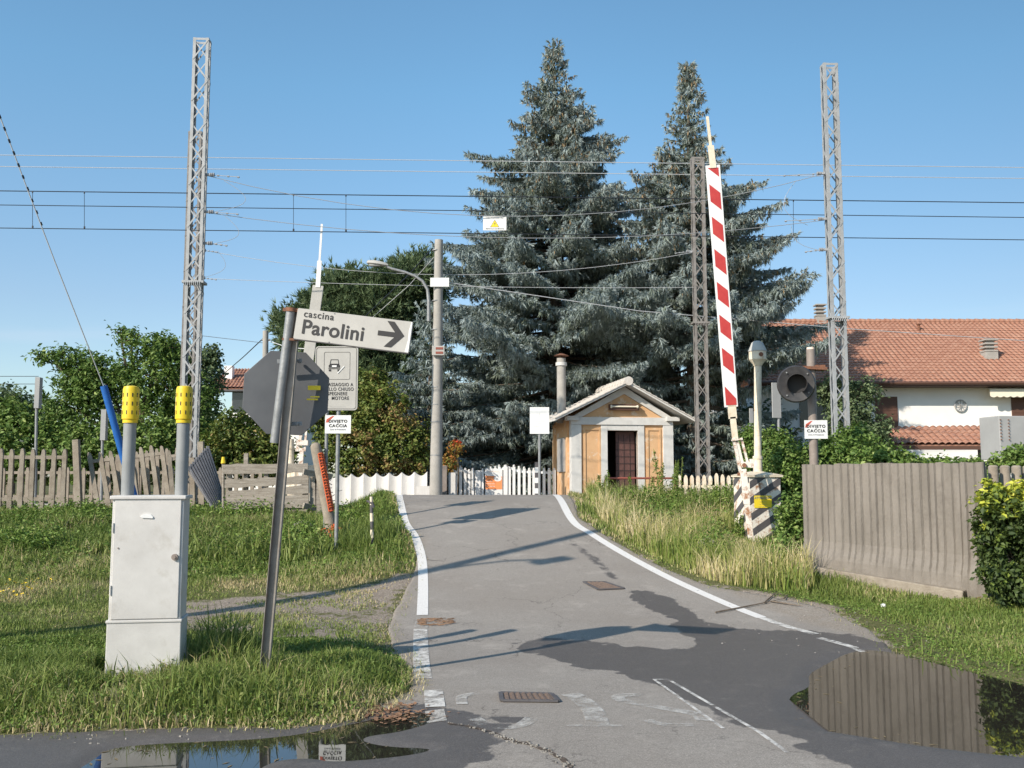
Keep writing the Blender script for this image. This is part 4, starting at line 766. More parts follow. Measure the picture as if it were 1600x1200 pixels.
mb.v += [tuple(v) for v in vb]; mb.f += mb2; mb.m += [0]*len(mb2); mb.sm += [False]*len(mb2)
mb.build('corrugated_panel', M['conc_wall'], t)
mb = MB(); A_ = Wl+dW*-.14+nW*.10; B_ = Wl+dW*(LW-.25)+nW*.135; mb.beam(A_+Vector((0, 0, .27)), B_+Vector((0, 0, .06)), .24, .34, (0, 0, 1)); mb.build('footing', M['concrete'], t, .015)
mb = MB(); q = P(1527, 950, 11.65); mb.tube([q, q+Vector((0, 0, .12)), q+Vector((.05, 0, .13))], .006, 6); mb.build('bent_rebar', M['rust'], t)
# picket fence behind hedge
def picket_panel(mb, O, X, n, sp, w_, h_, d, lean=Vector((0, 0, 1)), rails=(.25, .87), tipf=.12, jit=0, rs=None, U=None):
    """concrete pickets cast with two rails; O base corner, X along"""
    X = X.normalized(); U = lean.normalized(); N = X.cross(U).normalized(); rs = rs or random.Random(1)
    for i in range(n):
        c = O+X*(i*sp+w_/2)+U*rs.uniform(-jit, jit); hh = h_*(1+rs.uniform(-jit, jit)*.3); ts = 1-tipf
        mb.prism([(-w_/2, 0), (w_/2, 0), (w_/2*.85, hh*ts*.92), (w_/2, hh*ts), (w_*.28, hh*.985), (0, hh), (-w_*.28, hh*.985), (-w_/2, hh*ts), (-w_/2*.85, hh*ts*.92)], d, c, X, U)
    for f in rails: mb.prism([(0, h_*f-.035), (n*sp-sp+w_, h_*f-.035), (n*sp-sp+w_, h_*f+.035), (0, h_*f+.035)], d*.7, O-N*d*.15, X, U)
t = thing('concrete_slat_fence', 'round-topped concrete slats rising above the hedge right of the ribbed wall', 'fence', P(1560, 900, 12.6)); mb = MB()
for k in range(8):
    p = P(1541, 900, 12.1)+Vector((.21*k+.0, .12*k, 0)); zt = P(1560, 727, 12.3).z; p.z = .0; mb.tube([p, Vector((p.x, p.y, zt-.02)), Vector((p.x, p.y, zt))], [.065, .062, .04], 10)
mb.beam(P(1541, 900, 12.2)+Vector((0, .06, .2)), P(1541, 900, 12.2)+Vector((1.6, .96, .2)), .1, .05); mb.build('slats', M['concrete'], t)
# grey box cabinet far right
a = P(1600, 760, 14.6); a.z = H(a.x, 14.6); t = thing('grey_metal_box', 'large grey riveted metal box behind the hedge at the right edge of the photo', 'metal box', a)
x0_, x1_ = P(1556, 690, 14.6).x, P(1660, 690, 14.6).x; z0_, z1_ = P(1556, 718, 14.6).z, P(1556, 650, 14.6).z
mb = MB(); mb.box(((x0_+x1_)/2, 14.85, (z0_+z1_)/2), (x1_-x0_, .5, z1_-z0_), rotz(.12)); bx_ = mb.build('box', M['greyplate'], t, .01)
mb = MB()
for k in range(7):
    for xx in (x0_+.05, x0_+.18): mb.tube([(xx, 14.62+(xx-(x0_+x1_)/2)*.12-.02, z0_+.30+.05*k), (xx, 14.59+(xx-(x0_+x1_)/2)*.12-.02, z0_+.30+.05*k)], .008, 6)
mb.build('rivets', M['rust'], bx_)
for xx in (x0_+.15, x1_-.15): MB().tube([(xx, 14.85, a.z), (xx, 14.85, z0_)], .04, 8).build('leg', M['galv'], t)

# ---------------------------------------------------------------- left picket fences
FY = 19.4
zb = P(60, 806, FY).z; zt = P(60, 701, FY).z; O = P(-160, 800, FY-.3); O.z = zb; X_ = (P(118, 800, FY)-P(-160, 800, FY-.3)); X_.z = 0; n = int(X_.length/.205)
t = thing('concrete_picket_fence', 'upright grey concrete picket fence panel at the far left in front of the railway', 'fence', O, 'concrete picket fences')
mb = MB(); picket_panel(mb, O, X_, n, .205, .095, zt-zb, .07, jit=.008); mb.build('pickets', M['concrete'], t)
a = P(124, 812, FY); q = P(119, 687, FY); MB().beam(a, q, .125, .11).build('end_post', M['concrete'], t, .008)
t = thing('concrete_picket_fence', 'leaning broken concrete picket fence panel behind the white cabinet', 'fence', P(200, 815, FY), 'concrete picket fences')
for k, (pa, pb, up, jt) in enumerate((((152, 812), (200, 806), (-17, 104), .012), ((196, 810), (262, 802), (-13, 108), .02), ((268, 806), (292, 800), (-8, 100), .01))):
    A_, B_ = P(*pa, FY+k*.05), P(*pb, FY+.1+k*.05); U_ = P(pa[0]+up[0], pa[1]-up[1], FY+.25)-A_; h_ = U_.length
    mb = MB(); picket_panel(mb, A_, B_-A_, max(2, int((B_-A_).length/.2)+1), .205, .095, h_, .07, lean=U_, jit=.02, rs=random.Random(k)); mb.build('pickets', M['concrete'], t)
    mb = MB(); picket_panel(mb, A_+Vector((.08, .35, -.05)), B_-A_, max(2, int((B_-A_).length/.2)+1), .205, .09, h_*1.03, .06, lean=U_+Vector((.05, .2, .05)), jit=.02, rs=random.Random(k+9)); mb.build('rear_pickets', M['concrete'], t)
mb = MB(); a = P(316, 815, FY); mb.beam(a, P(314, 690, FY), .11, .1); a = P(302, 810, FY+.1); mb.beam(a, P(300, 715, FY+.1), .1, .08); mb.build('posts', M['concrete'], t)
# second fence along the far side of the tracks
O = Vector((-16.5, 25.2, .84)); t = thing('concrete_picket_fence', 'low concrete picket fence beyond the tracks, seen through the near pickets on the left', 'fence', O, 'concrete picket fences'); mb = MB(); picket_panel(mb, O, Vector((1, 0, 0)), 48, .21, .1, 1.0, .06, jit=.01); mb.build('pickets', M['concrete'], t)
# fallen ribbed panel
t = thing('fallen_fence_panel', 'shade-coloured ribbed concrete panel tipped over between the leaning pickets and plank fence', 'fence panel', P(345, 812, 18.9))
TLp, TRp, BRp, BLp = P(296, 735, 18.9), P(328, 700, 19.3), P(352, 782, 19.25), P(343, 812, 18.85)
X_ = (TRp-TLp); mb = MB(); Nn = (TRp-TLp).cross(BLp-TLp).normalized(); nb = 10
if Nn.y > 0: Nn = -Nn
for i in range(nb):
    u0, u1 = i/nb, (i+.62)/nb; a0, a1 = TLp.lerp(TRp, u0), TLp.lerp(TRp, u1); c0, c1 = BLp.lerp(BRp, u0), BLp.lerp(BRp, u1)
    mb.add([a0+Nn*.03, a1+Nn*.03, c1+Nn*.03, c0+Nn*.03, a0, a1, c1, c0], [(0, 1, 2, 3), (0, 4, 5, 1), (1, 5, 6, 2), (2, 6, 7, 3), (3, 7, 4, 0)])
    up_ = (TLp-BLp).normalized(); mb.box(a0.lerp(a1, .5)+up_*.03, (.05, .05, .09), rotz(.5))
mb.add([TLp, TRp, BRp, BLp, TLp-Nn*.06, TRp-Nn*.06, BRp-Nn*.06, BLp-Nn*.06], [(0, 1, 2, 3), (7, 6, 5, 4), (0, 4, 5, 1), (1, 5, 6, 2), (2, 6, 7, 3), (3, 7, 4, 0)])
mb.build('ribbed_panel', M['conc_shaded'], t)
# plank fence
PYY = 18.4; t = thing('plank_fence', 'makeshift weathered plank barricade left of the net-wrapped post', 'fence', P(420, 820, PYY)); r = random.Random(8)
for (xa, ya, xb, yb, th_) in ((348, 733, 481, 731, 15), (351, 756, 482, 750, 13), (353, 774, 482, 764, 13), (354, 786, 482, 783, 18), (356, 801, 480, 799, 12), (360, 817, 484, 815, 12)):
    A_, B_ = P(xa, ya, PYY+r.uniform(-.05, .05)), P(xb, yb, PYY+r.uniform(-.05, .05)); hh = th_/81/2; mb = MB(); seg = 12; d_ = B_-A_; up_pts = []; dn_pts = []
    for k in range(seg+1): f = k/seg; up_pts.append((d_.length*f, hh+r.uniform(-.012, .012))); dn_pts.append((d_.length*f, -hh+r.uniform(-.014, .014)))
    mb.prism(dn_pts+up_pts[::-1], .045, A_, d_, Vector((0, 0, 1))); mb.build('plank', M['wood'], t)
for (px, pt, pb, w_) in ((358, 728, 822, .1), (383, 708, 822, .08), (415, 735, 822, .08), (478, 733, 815, .09), (489, 745, 818, .12), (498, 748, 815, .10), (505, 748, 810, .07)): MB().beam(P(px, pb, PYY+.1), P(px+r.uniform(-2, 2), pt, PYY+.1), w_, .06).build('post', M['wood'], t)
for (a_, b_) in (((474, 737), (518, 745)), ((474, 790), (512, 798))): MB().beam(P(*a_, PYY-.1), P(*b_, PYY+.3), .11, .05).build('plank', M['wood'], t)
a = P(349, 720, PYY+.2); MB().tube([P(349, 800, PYY+.2), P(349, 722, PYY+.2)], .03, 8).build('marker_stick', M['wood'], t); MB().tube([P(349, 724, PYY+.15), P(349, 714, PYY+.15)], [.05, .03], 8).build('yellow_marker_cap', M['yellow'], t)
# boulder in the grass
m_rock = mat('pale_rock', (.22, .20, .17), .95, (.32, .30, .26), 6, bump=.6, bscale=20)
def rock(name, lab, c, s, seed):
    import bmesh as _b
    bm_ = _b.new(); _b.ops.create_icosphere(bm_, subdivisions=3, radius=1); r = np.random.default_rng(seed); f = r.normal(size=(5, 3))
    for v in bm_.verts:
        k = 1+.09*sum(math.sin(3*Vector(q).dot(v.co)+i) for i, q in enumerate(f))/2; v.co = Vector((v.co.x*s[0]*k, v.co.y*s[1]*k, v.co.z*s[2]*k))+c
    me = bpy.data.meshes.new(name); bm_.to_mesh(me); bm_.free(); me.polygons.foreach_set('use_smooth', np.ones(len(me.polygons), bool)); return props(link(name, me, m_rock), lab, 'rock')
c = P(470, 836, 16.2); c.z = H(c.x, 16.2)+.1; rock('boulder', 'pale boulder half hidden in grass below the plank fence', c, (.2, .16, .13), 1)
c = P(1105, 862, 14.6); c.z = H(c.x, 14.6)+.12; rock('boulder', 'pale stone block half hidden in the dry grass beside the machine box', c, (.19, .15, .17), 2)

# ---------------------------------------------------------------- guy wire in blue tube
a = P(236, 800, 14.5); a.z = H(a.x, 14.5); up1 = P(162, 603, 14.0); up2 = P(1, 185, 12.5); t = thing('guy_wire', 'steel guy wire running up left from a bright blue plastic guard tube behind the cabinet', 'guy wire', a)
MB().tube([a, up1], .052, 12).build('blue_guard', M['blue'], t); d_ = (up2-up1); MB().tube([up1, up1+d_*.5-Vector((0, 0, .03)), up2, up2+d_*.35], .008, 6).build('wire', M['wire_light'], t)
mb = MB()
for f in np.linspace(.62, 1.0, 10): q = up1+d_*f; mb.tube([q, q+d_.normalized()*.05], .014, 8)
mb.build('insulator_beads', M['wire'], t)
# overhead pole and lamp standing outside the frame at left: it throws the long shadow over the lane
a0 = Vector((-8.1, 7.2, .05)); tgt = P(-60, 170, 12.3)
# ---------------------------------------------------------------- catenary towers
def tower(px, py_ref, ytop, Y, wd, lab, mname, collar=None, yaw=.06, ninsul=4, side=1, insul=()):
    c = P(px, py_ref, Y); zt = P(px, ytop, Y).z; z0 = H(c.x, Y)-.05; dp = wd*.62; th = thing('catenary_tower', lab, 'railway mast', (c.x, Y, z0), 'lattice catenary towers'); R = rotz(yaw); m_ = M[mname]
    cs = [R @ Vector((sx*wd/2, sy*dp/2, 0)) for sx, sy in ((-1, -1), (1, -1), (1, 1), (-1, 1))]; b = Vector((c.x, Y, 0))
    for (sx, sy), k in zip(((-1, -1), (1, -1), (1, 1), (-1, 1)), cs):
        mb = MB(); p = b+k; q = R @ Vector((-sx*.03, 0, 0)); mb.box((p.x+q.x, p.y+q.y, (z0+zt)/2), (.062, .009, zt-z0), R); q = R @ Vector((0, -sy*.03, 0)); mb.box((p.x+q.x, p.y+q.y, (z0+zt)/2), (.009, .062, zt-z0), R); mb.build('leg', m_, th)
    n = int((zt-z0)/(wd*1.35)); step = (zt-z0-.03)/n
    for f in range(4):
        mb = MB()
        A_, B_ = b+cs[f], b+cs[(f+1) % 4]; off = (A_-b+B_-b)/2; off.normalize(); off *= .004 if f % 2 else .008
        for i in range(n):
            za, zb_ = z0+i*step, z0+(i+1)*step; p, q = (A_, B_) if (i+f//2) % 2 else (B_, A_)
            mb.beam(Vector((p.x, p.y, za))+off, Vector((q.x, q.y, zb_))+off, .032, .007, off)
        mb.beam(Vector((A_.x, A_.y, zt-.03)), Vector((B_.x, B_.y, zt-.03)), .05, .008, off)
        mb.build('bracing', m_, th)
        if f == 0:
            mb = MB()
            for i in range(n):
                za, zb_ = z0+i*step, z0+(i+1)*step; p, q = (A_, B_) if i % 2 else (B_, A_); mb.beam(Vector((q.x, q.y, za))-off, Vector((p.x, p.y, zb_))-off, .026, .006, off)
            mb.build('cross_bracing', m_, th)
    if collar:
        zc = P(px, collar, Y).z; mb = MB(); mb.box((c.x, Y, zc), (wd+.12, dp+.12, .05), R)
        for k in range(9): mb.tube([(c.x-wd/2+wd*k/8, Y-dp/2-.06, zc), (c.x-wd/2+wd*k/8+.01, Y-dp/2-.11, zc-.1)], .008, 5)
        mb.build('spiked_collar', m_, th)
    for (py, ln) in insul:
        mb = MB(); z = P(px, py, Y).z; x = c.x+side*(wd/2); mb.beam((x, Y, z), (x+side*.12, Y, z), .05, .05)
        for k in range(3): mb.tube([(x+side*(.10+.035*k), Y, z), (x+side*(.115+.035*k), Y, z)], .045, 8)
        for k in range(3): mb.tube([(x+side*(.25+ln*.11*k), Y, z-.015*k-.02), (x+side*(.29+ln*.11*k), Y, z-.02*k-.02)], .02, 6)
        mb.beam((x, Y, z), (x+side*(.3+ln*.22), Y, z-.05), .012, .012); mb.build('insulator', M['ceramic'], th)
    mb = MB(); mb.box((c.x, Y, z0+.02), (wd+.4, dp+.4, .3), R); mb.build('foundation', M['concrete'], th)
    return c, zt
NL, NRt = 20.3, 21.4; FL, FR = 26.0, 27.3
tower(304, 440, 62, NL, .335, 'tallest lattice tower, near the broken fence, with a spiked collar and thin looped jumper wires', 'lattice', 442, insul=((273, 2), (331, 2), (380, 1)))
tower(1308, 495, 101, NRt, .335, 'tall near lattice tower at right standing before the red-roofed house', 'lattice', 497, side=-1, insul=((271, 3), (342, 3), (390, 1)))
tower(299, 440, 207, FL, .36, 'farther lattice tower showing just left of the tall near left tower', 'lattice_old', insul=((391, 1), (434, 1)))
tower(1094, 495, 247, FR, .36, 'farther lattice tower standing in front of the spruces beside the barrier arm', 'lattice_old', 505, side=-1, insul=((393, 1),))
# ---------------------------------------------------------------- overhead wires
def wire(name, lab, pts, r, m, cat='wire', ext=0, group=None):
    pts = [Vector(p) for p in pts]
    if ext: a, b_ = pts[0], pts[-1]; d = (b_-a); pts = [a-d*ext]+pts+[b_+d*ext]
    o = MB().tube(pts, r, 6).build(name, m); return props(o, lab, cat, group)
def ln(y0, y1, Y, n=1): return [P(-20, y0, Y*.976), P(1620, y1, Y*1.024)]
wire('messenger_wire', 'topmost of the three black railway wires, crossing above the barrier arm', ln(298, 317, 21.8), .011, M['wire'], ext=1.2)
wire('messenger_wire', 'middle one of the three black railway wires', ln(320, 340, 23.3), .010, M['wire'], ext=1.2)
wire('contact_wire', 'lowest of the three black railway wires, hanging on droppers', ln(356, 375, 21.8), .010, M['wire'], ext=1.2)
wire('feeder_wire', 'upper of the two pale thin railway wires high in the sky', ln(242, 262, 27.5), .010, M['wire_light'], ext=1.2); wire('feeder_wire', 'lower of the two pale thin railway wires high in the sky', ln(260, 279, 27.5), .010, M['wire_light'], ext=1.2)
for px, lab in ((51, 'dropper wire nearest the left edge of the photo'), (132, 'dropper wire left of the tall left tower'), (459, 'dropper wire above the cascina Parolini sign'), (541, 'dropper wire above the street lamp head'), (1240, 'dropper wire left of the tall right tower')):
    f = (px+20)/1640; a = ln(298, 317, 21.8)[0].lerp(ln(298, 317, 21.8)[1], f*.976/(.976*f+1.024*(1-f))); b_ = ln(356, 375, 21.8)[0].lerp(ln(356, 375, 21.8)[1], f*.976/(.976*f+1.024*(1-f))); o = MB().tube([a, b_], .006, 5).tube([a-Vector((0, 0, .04)), a], .016, 6).tube([b_, b_+Vector((0, 0, .06))], .02, 6).build('dropper_wire', M['wire']); props(o, lab, 'wire', 'droppers between the railway wires')
def sagw(p, q, ymid, Ym, n=14):
    A_, B_ = P(*p), P(*q); m_ = (A_+B_)/2; pm = P(800, ymid, Ym); sg = m_.z-pm.z; return [A_.lerp(B_, k/n)-Vector((0, 0, 4*sg*(k/n)*(1-k/n))) for k in range(n+1)]
spans = [(('span_wire', 'upper sagging wire between the two near towers, carrying the danger board'), (322, 274, NL), (1286, 272, NRt), 338, 20.85), (('span_wire', 'lower sagging wire between the two near towers'), (322, 332, NL), (1288, 344, NRt), 372, 20.85), (('span_wire', 'upper sagging wire between the two farther towers'), (318, 391, FL), (1090, 393, FR), 430, 26.7), (('span_wire', 'nearly level low wire between the two farther towers'), (318, 435, FL), (1090, 449, FR), 448, 26.7)]
for (nm, lab), p, q, ym, Ym in spans: wire(nm, lab, sagw(p, q, ym, Ym), .007, M['wire_light'] if Ym > 22 else M['ceramic'], group='sagging wires between the towers')
for (p, q, b_, lab) in (((350, 282, NL), (328, 332, NL), 60, 'thin looped jumper wire right of the left tower, upper loop'), ((352, 338, NL), (326, 382, NL), 45, 'thin looped jumper wire right of the left tower, middle loop'), ((340, 392, FL), (316, 434, FL), 40, 'thin looped jumper wire right of the left tower, lowest loop'), ((1244, 282, NRt), (1262, 352, NRt), -40, 'thin looped jumper wire left of the right tower, upper loop'), ((1236, 352, NRt), (1286, 392, NRt), -20, 'thin looped jumper wire left of the right tower, lower loop')):
    A_, B_ = P(*p), P(*q); pts = []
    for k in range(13): u = k/12; pts.append(A_.lerp(B_, u)+Vector((b_/73*math.sin(math.pi*u)*.75, 0, -.10*math.sin(math.pi*u))))
    wire('jumper_wire', lab, pts, .005, M['ceramic'], group='looped jumper wires')
wire('cable', 'pale slanting cable from the utility pole across the far towers and red roof', [P(690, 440, 26.5), P(1000, 486, 27.5), P(1330, 514, 29), P(1640, 535, 31)], .012, M['wire_light'])
wire('cable', 'twisted cable running down left from the top of the utility pole', [P(676, 388, 26.5), P(640, 428, 28), P(575, 490, 31), P(540, 530, 33)], .018, M['wire'])
wire('cable', 'thin pale cable below the twisted cable, left of the utility pole', [P(678, 402, 26.5), P(640, 445, 28), P(580, 498, 31), P(545, 530, 33)], .010, M['wire_light'])
for (p, q, lab) in (((-20, 588, 24), (60, 588, 23.5), 'thin upper wire running off left from the far-left thin post'), ((-20, 600, 24), (60, 600, 23.5), 'thin lower wire running off left from the far-left thin post')): wire('cable', lab, [P(*p), P(*q)], .008, M['wire'])
wire('cable', 'twisted cable from the small far pole down to the left house', [P(412, 528, 34), P(380, 558, 40), P(352, 582, 48)], .02, M['wire']); wire('cable', 'pale cable from the left towers to the small far pole', [P(200, 540, 30), P(310, 524, 32), P(414, 536, 34)], .010, M['wire_light'])
wire('cable', 'pale cable from the small far pole to the stop sign side', [P(418, 532, 34), P(450, 543, 30), P(478, 545, 26.5)], .012, M['white'])
# danger board
c = P(773, 349, 20.83); t = thing('danger_board', 'small white board with a yellow lightning triangle hanging on the wire over the lane', 'sign', c)
w_, h_ = 37/71.5, 22.5/71.5; b_ = MB().prism(rrect(-w_/2, -h_/2, w_/2, h_/2, .01), .01, c, EX, EZ).build('panel', M['white'], t)
mb = MB(); mb.prism([(-.10, -.085), (.10, -.085), (0, .085)], .001, c+Vector((0, -.002, 0)), EX, EZ); mb.build('triangle', M['softblack'], b_); mb = MB(); mb.prism([(-.085, -.077), (.085, -.077), (0, .068)], .001, c+Vector((0, -.0035, 0)), EX, EZ); tr_ = mb.build('triangle_fill', M['yellow_sign'], b_)
mb = MB(); mb.prism([(.012, .03), (-.018, -.012), (0, -.012), (-.008, -.052), (.022, 0), (.004, 0)], .001, c+Vector((0, -.005, 0)), EX, EZ); mb.build('lightning', M['softblack'], b_)
text_on(b_, 'NON TOCCARE I FILI', .042, c+EZ*(h_*.34), EX, EZ, M['greyink'], 'CENTER', .0005, xs=.95); text_on(b_, 'PERICOLO DI MORTE', .042, c-EZ*(h_*.43), EX, EZ, M['greyink'], 'CENTER', .0005)
mb = MB(); mb.tube([c+Vector((-.2, .01, h_/2)), c+Vector((-.2, .01, h_/2+.06))], .006, 5); mb.tube([c+Vector((.2, .01, h_/2)), c+Vector((.2, .01, h_/2+.06))], .006, 5); mb.build('hangers', M['galv'], t)

# ---------------------------------------------------------------- utility pole with lamp
UY = 26.3; a = P(681, 783, UY); a.z = .84; zt = P(682, 375, UY).z; t = thing('utility_pole', 'grey concrete utility pole with a curved street lamp arm beside the white wall', 'utility pole', a)
MB().tube([a, Vector((a.x+.03, UY, zt))], [.178, .115], 20).build('pole', M['conc_pole'], t)
for py in (392, 471, 516, 606, 633, 660, 712): q = P(682, py, UY); f = (q.z-a.z)/(zt-a.z); MB().tube([q, q+Vector((0, 0, .025))], .183-.063*f, 20).build('band', M['galv'], t)
q = P(687, 441, UY-.17); mb = MB(); mb.box(q, (.52, .02, .25)); mb.build('blank_plate', M['white'], t, .003)
q = P(685, 548, UY-.2); mb = MB(); mb.box(q, (.34, .1, .26)); jb = mb.build('junction_box', M['signgrey'], t, .008); mb = MB(); mb.box(q+Vector((.03, -.055, .06)), (.2, .01, .06)); mb.box(q+Vector((.03, -.055, -.06)), (.2, .01, .06)); mb.build('dark_panels', M['railred'], jb)
pts = [P(x, y, UY-.1) for x, y in ((670, 502), (670, 470), (668, 452), (660, 439), (648, 431), (632, 425), (612, 420), (603, 416))]; MB().tube(pts, [.055, .05, .045, .043, .04, .04, .04, .03], 12).build('lamp_arm', M['galv'], t)
q = P(590, 413, UY-.1); lm = MB(); vs = []; fs = []; sec = [(-.30, .02, .04), (-.26, .09, .085), (-.1, .13, .11), (.08, .12, .10), (.22, .08, .08), (.30, .04, .04)]; n_ = 12
for (x, wy, hz) in sec:
    for k in range(n_): t_ = 2*math.pi*k/n_; zz = math.sin(t_); vs.append(q+Vector((x, math.cos(t_)*wy, (zz*hz if zz > 0 else zz*hz*.35)-.13*(x))))
for i in range(len(sec)-1):
    for k in range(n_): fs.append((i*n_+k, i*n_+(k+1) % n_, (i+1)*n_+(k+1) % n_, (i+1)*n_+k))
fs += [tuple(range(n_-1, -1, -1)), tuple(range((len(sec)-1)*n_, len(sec)*n_))]; lm.add(vs, fs, 0, True); hd = lm.build('lamp_head', M['signgrey'], t)
mb = MB(); mb.box(q+Vector((-.08, 0, -.03)), (.3, .16, .04)); mb.build('lamp_glass', M['greyplate'], hd)
# off-frame twin: pole and lamp left of the view whose long shadow crosses the lane
HP = 7.0; s_az = Vector((math.cos(SUN_AZ), math.sin(SUN_AZ), 0)); aim = Vector((-.05, 13.9, 0)); Lb = 11.0; a = aim-s_az*Lb; a.z = .08
t = thing('roadside_pole', 'concrete lamp pole standing outside the left edge of the view near the lane', 'utility pole', a); top_ = a+Vector((.9, .3, 9.2)); 
def over(g): tt_ = (g.x-a.x)/LDIR.x; return tt_, g.z-LDIR.z*tt_
g1 = G(925, 818); _, ht = over(g1); MB().tube([a, Vector((a.x, a.y, ht))], [.13, .09], 16).build('pole', M['conc_pole'], t)
g2 = G(655, 890); _, h2 = over(g2); att = Vector((a.x, a.y, h2)); g3 = G(862, 876); hd_p = g3-LDIR*((g3.z-(h2+.5))/LDIR.z); mid_p = att.lerp(hd_p, .45)+Vector((0, 0, .35))
MB().tube([att, att.lerp(mid_p, .5)+Vector((0, 0, .12)), mid_p, mid_p.lerp(hd_p, .6)+Vector((0, 0, .05)), hd_p], .035, 8).build('lamp_arm', M['galv'], t); MB().box(hd_p, (.6, .25, .12), rotz(.6)).build('lamp_head', M['signgrey'], t, .03)
# ---------------------------------------------------------------- far small pole, white notice and striped post
a = P(415, 720, 33); a.z = .8; t = thing('small_pole', 'slim grey concrete pole far beyond the plank fence', 'pole', a); MB().tube([a, P(415, 517, 33)], [.12, .10], 12).build('pole', M['conc_pole'], t); MB().tube([P(409, 531, 33), P(422, 531, 33)], .04, 6).build('crossbar', M['galv'], t)
SY2 = 24.8; a = P(843, 783, SY2); a.z = .86; t = thing('white_notice', 'white rectangular notice on a thin post in front of the picket gate', 'notice', a); MB().tube([a, P(843, 640, SY2)], .035, 12).build('post', M['galv'], t)
q = P(843, 657, SY2-.05); b_ = MB().prism(rrect(-.25, -.345, .25, .345, .01), .015, q, EX, EZ).build('panel', M['white'], t)
text_on(b_, '!', .13, q+EZ*.10, EX, EZ, M['faintink'], 'CENTER')
for k, s_ in enumerate(('- --- -- -- ---', '--- ----- --', '--------------', '-- --- --')): text_on(b_, s_, .07, q-EZ*(.03+.07*k), EX, EZ, M['faintink'], 'CENTER')
a = P(839, 785, 27.5); a.z = .83; zt = P(839, 722, 27.5).z; t = thing('striped_gate_post', 'black and white banded post beside the white picket gate', 'marker post', a); mb = MB(); zz_ = np.linspace(a.z, zt, 9)
for i in range(8): mb.box((a.x, 27.5, (zz_[i]+zz_[i+1])/2), (.12, .12, zz_[i+1]-zz_[i]), None, i % 2)
mb.build('post', [M['white'], M['softblack']], t)
# ---------------------------------------------------------------- white scalloped wall
WY2 = 26.9; xl, xr = P(492, 760, WY2+.6).x, P(668, 760, WY2).x; A_ = Vector((xl, WY2+.5, .8)); B_ = Vector((xr, WY2, .8)); d_ = B_-A_; nW_ = 9; nu = nW_*14
t = thing('scalloped_wall', 'white corrugated concrete wall with a scalloped top beyond the tracks', 'wall', A_); vs = []; fs = []; X_ = d_.normalized(); N_ = Vector((X_.y, -X_.x, 0))
if N_.y > 0: N_ = -N_
for i in range(nu+1):
    u = i/nu; c_ = 1-abs(math.sin(math.pi*u*nW_)); pr = c_; z = P(600, 745.5, WY2).z+pr*.11+.09*(u-.5)
    p = A_+d_*u; vs += [p+N_*(.06*pr), p+N_*(.06*pr)+Vector((0, 0, z-.8)), p-N_*.05+Vector((0, 0, z-.8)), p-N_*.05]
for i in range(nu): a0 = i*4; fs += [(a0, a0+4, a0+5, a0+1), (a0+1, a0+5, a0+6, a0+2), (a0+2, a0+6, a0+7, a0+3)]
mb = MB(); mb.add(vs, fs); mb.build('corrugated_panel', M['white_wall'], t)
mb = MB(); mb.box(P(668, 768, WY2-.1), (.6, .08, .3)); mb.build('low_block', M['white_wall'], t)
a = P(694, 783, 27.6); a.z = .82; t = thing('brick_gate_pillar', 'narrow brownish pillar between the utility pole and the white gate', 'pillar', a); mb = MB(); mb.box((a.x, 27.6, a.z+.55), (.16, .2, 1.1)); mb.build('shaft', M['brownpost'], t, .008); mb = MB(); mb.box((a.x+.22, 27.7, a.z+.45), (.2, .18, .9)); mb.build('white_side', M['white_wall'], t, .008)
# ---------------------------------------------------------------- white picket gate
GY = 29.5; zb = .80
def wp(mb, px, ptop, w_=.1, Y=GY, d=.05, cap=True):
    p = P(px, ptop, Y); h_ = p.z-zb
    mb.box((p.x, Y, zb+h_/2-.03), (w_, d, h_-.06)); 
    if cap: mb.tube([(p.x, Y, p.z-.06), (p.x, Y, p.z-.05), (p.x, Y, p.z-.02), (p.x, Y, p.z)], [w_*.5, w_*.32, w_*.45, .01], 8)
def wrail(mb, pts, w_=.07): 
    q = [P(x, y, GY+.04) for x, y in pts]
    for i in range(len(q)-1): mb.beam(q[i], q[i+1], w_, .03)
t = thing('picket_gate', 'white metal picket gate with swooping tops closing the far end of the lane', 'gate', (P(760, 780, GY).x, GY, zb))
mb = MB()
for px, pt in ((708, 727), (713, 728), (720, 727), (727, 731), (733, 733), (739, 731)): wp(mb, px, pt, .085)
wrail(mb, ((706, 731), (720, 734), (739, 739))); wrail(mb, ((706, 778), (742, 778))); mb.build('left_panel', M['white'], t)
mb = MB()
for px, pt in ((754, 732), (761, 731), (767, 729), (774, 728), (780, 726)): wp(mb, px, pt, .075)
wrail(mb, ((750, 739), (770, 737), (790, 731))); wrail(mb, ((750, 778), (790, 778))); gt = mb.build('gate_leaf', M['white'], t)
mb = MB(); wp(mb, 747, 732, .17, cap=False, d=.12); mb.build('gate_post', M['white'], t, .006); mb = MB(); wp(mb, 790, 726, .13, d=.12); mb.build('gate_post', M['white'], t, .006)
mb = MB()
for px, pt in ((796, 729), (803, 726), (811, 728), (819, 729), (827, 731), (834, 731), (850, 731), (858, 731), (866, 731)): wp(mb, px, pt, .085)
wrail(mb, ((793, 730), (812, 737), (868, 739))); wrail(mb, ((793, 777), (868, 778))); mb.build('right_panel', M['white'], t)
q = P(771.5, 753, GY-.07); w_, h_ = 27/50.8, 41/50.8; s_ = thing('orange_poster', 'white and orange poster board tied to the picket gate', 'poster', q); b_ = MB().prism([(-w_/2, -h_/2), (w_/2, -h_/2), (w_/2, h_/2), (-w_/2, h_/2)], .01, q, EX, EZ).build('board', M['white'], s_)
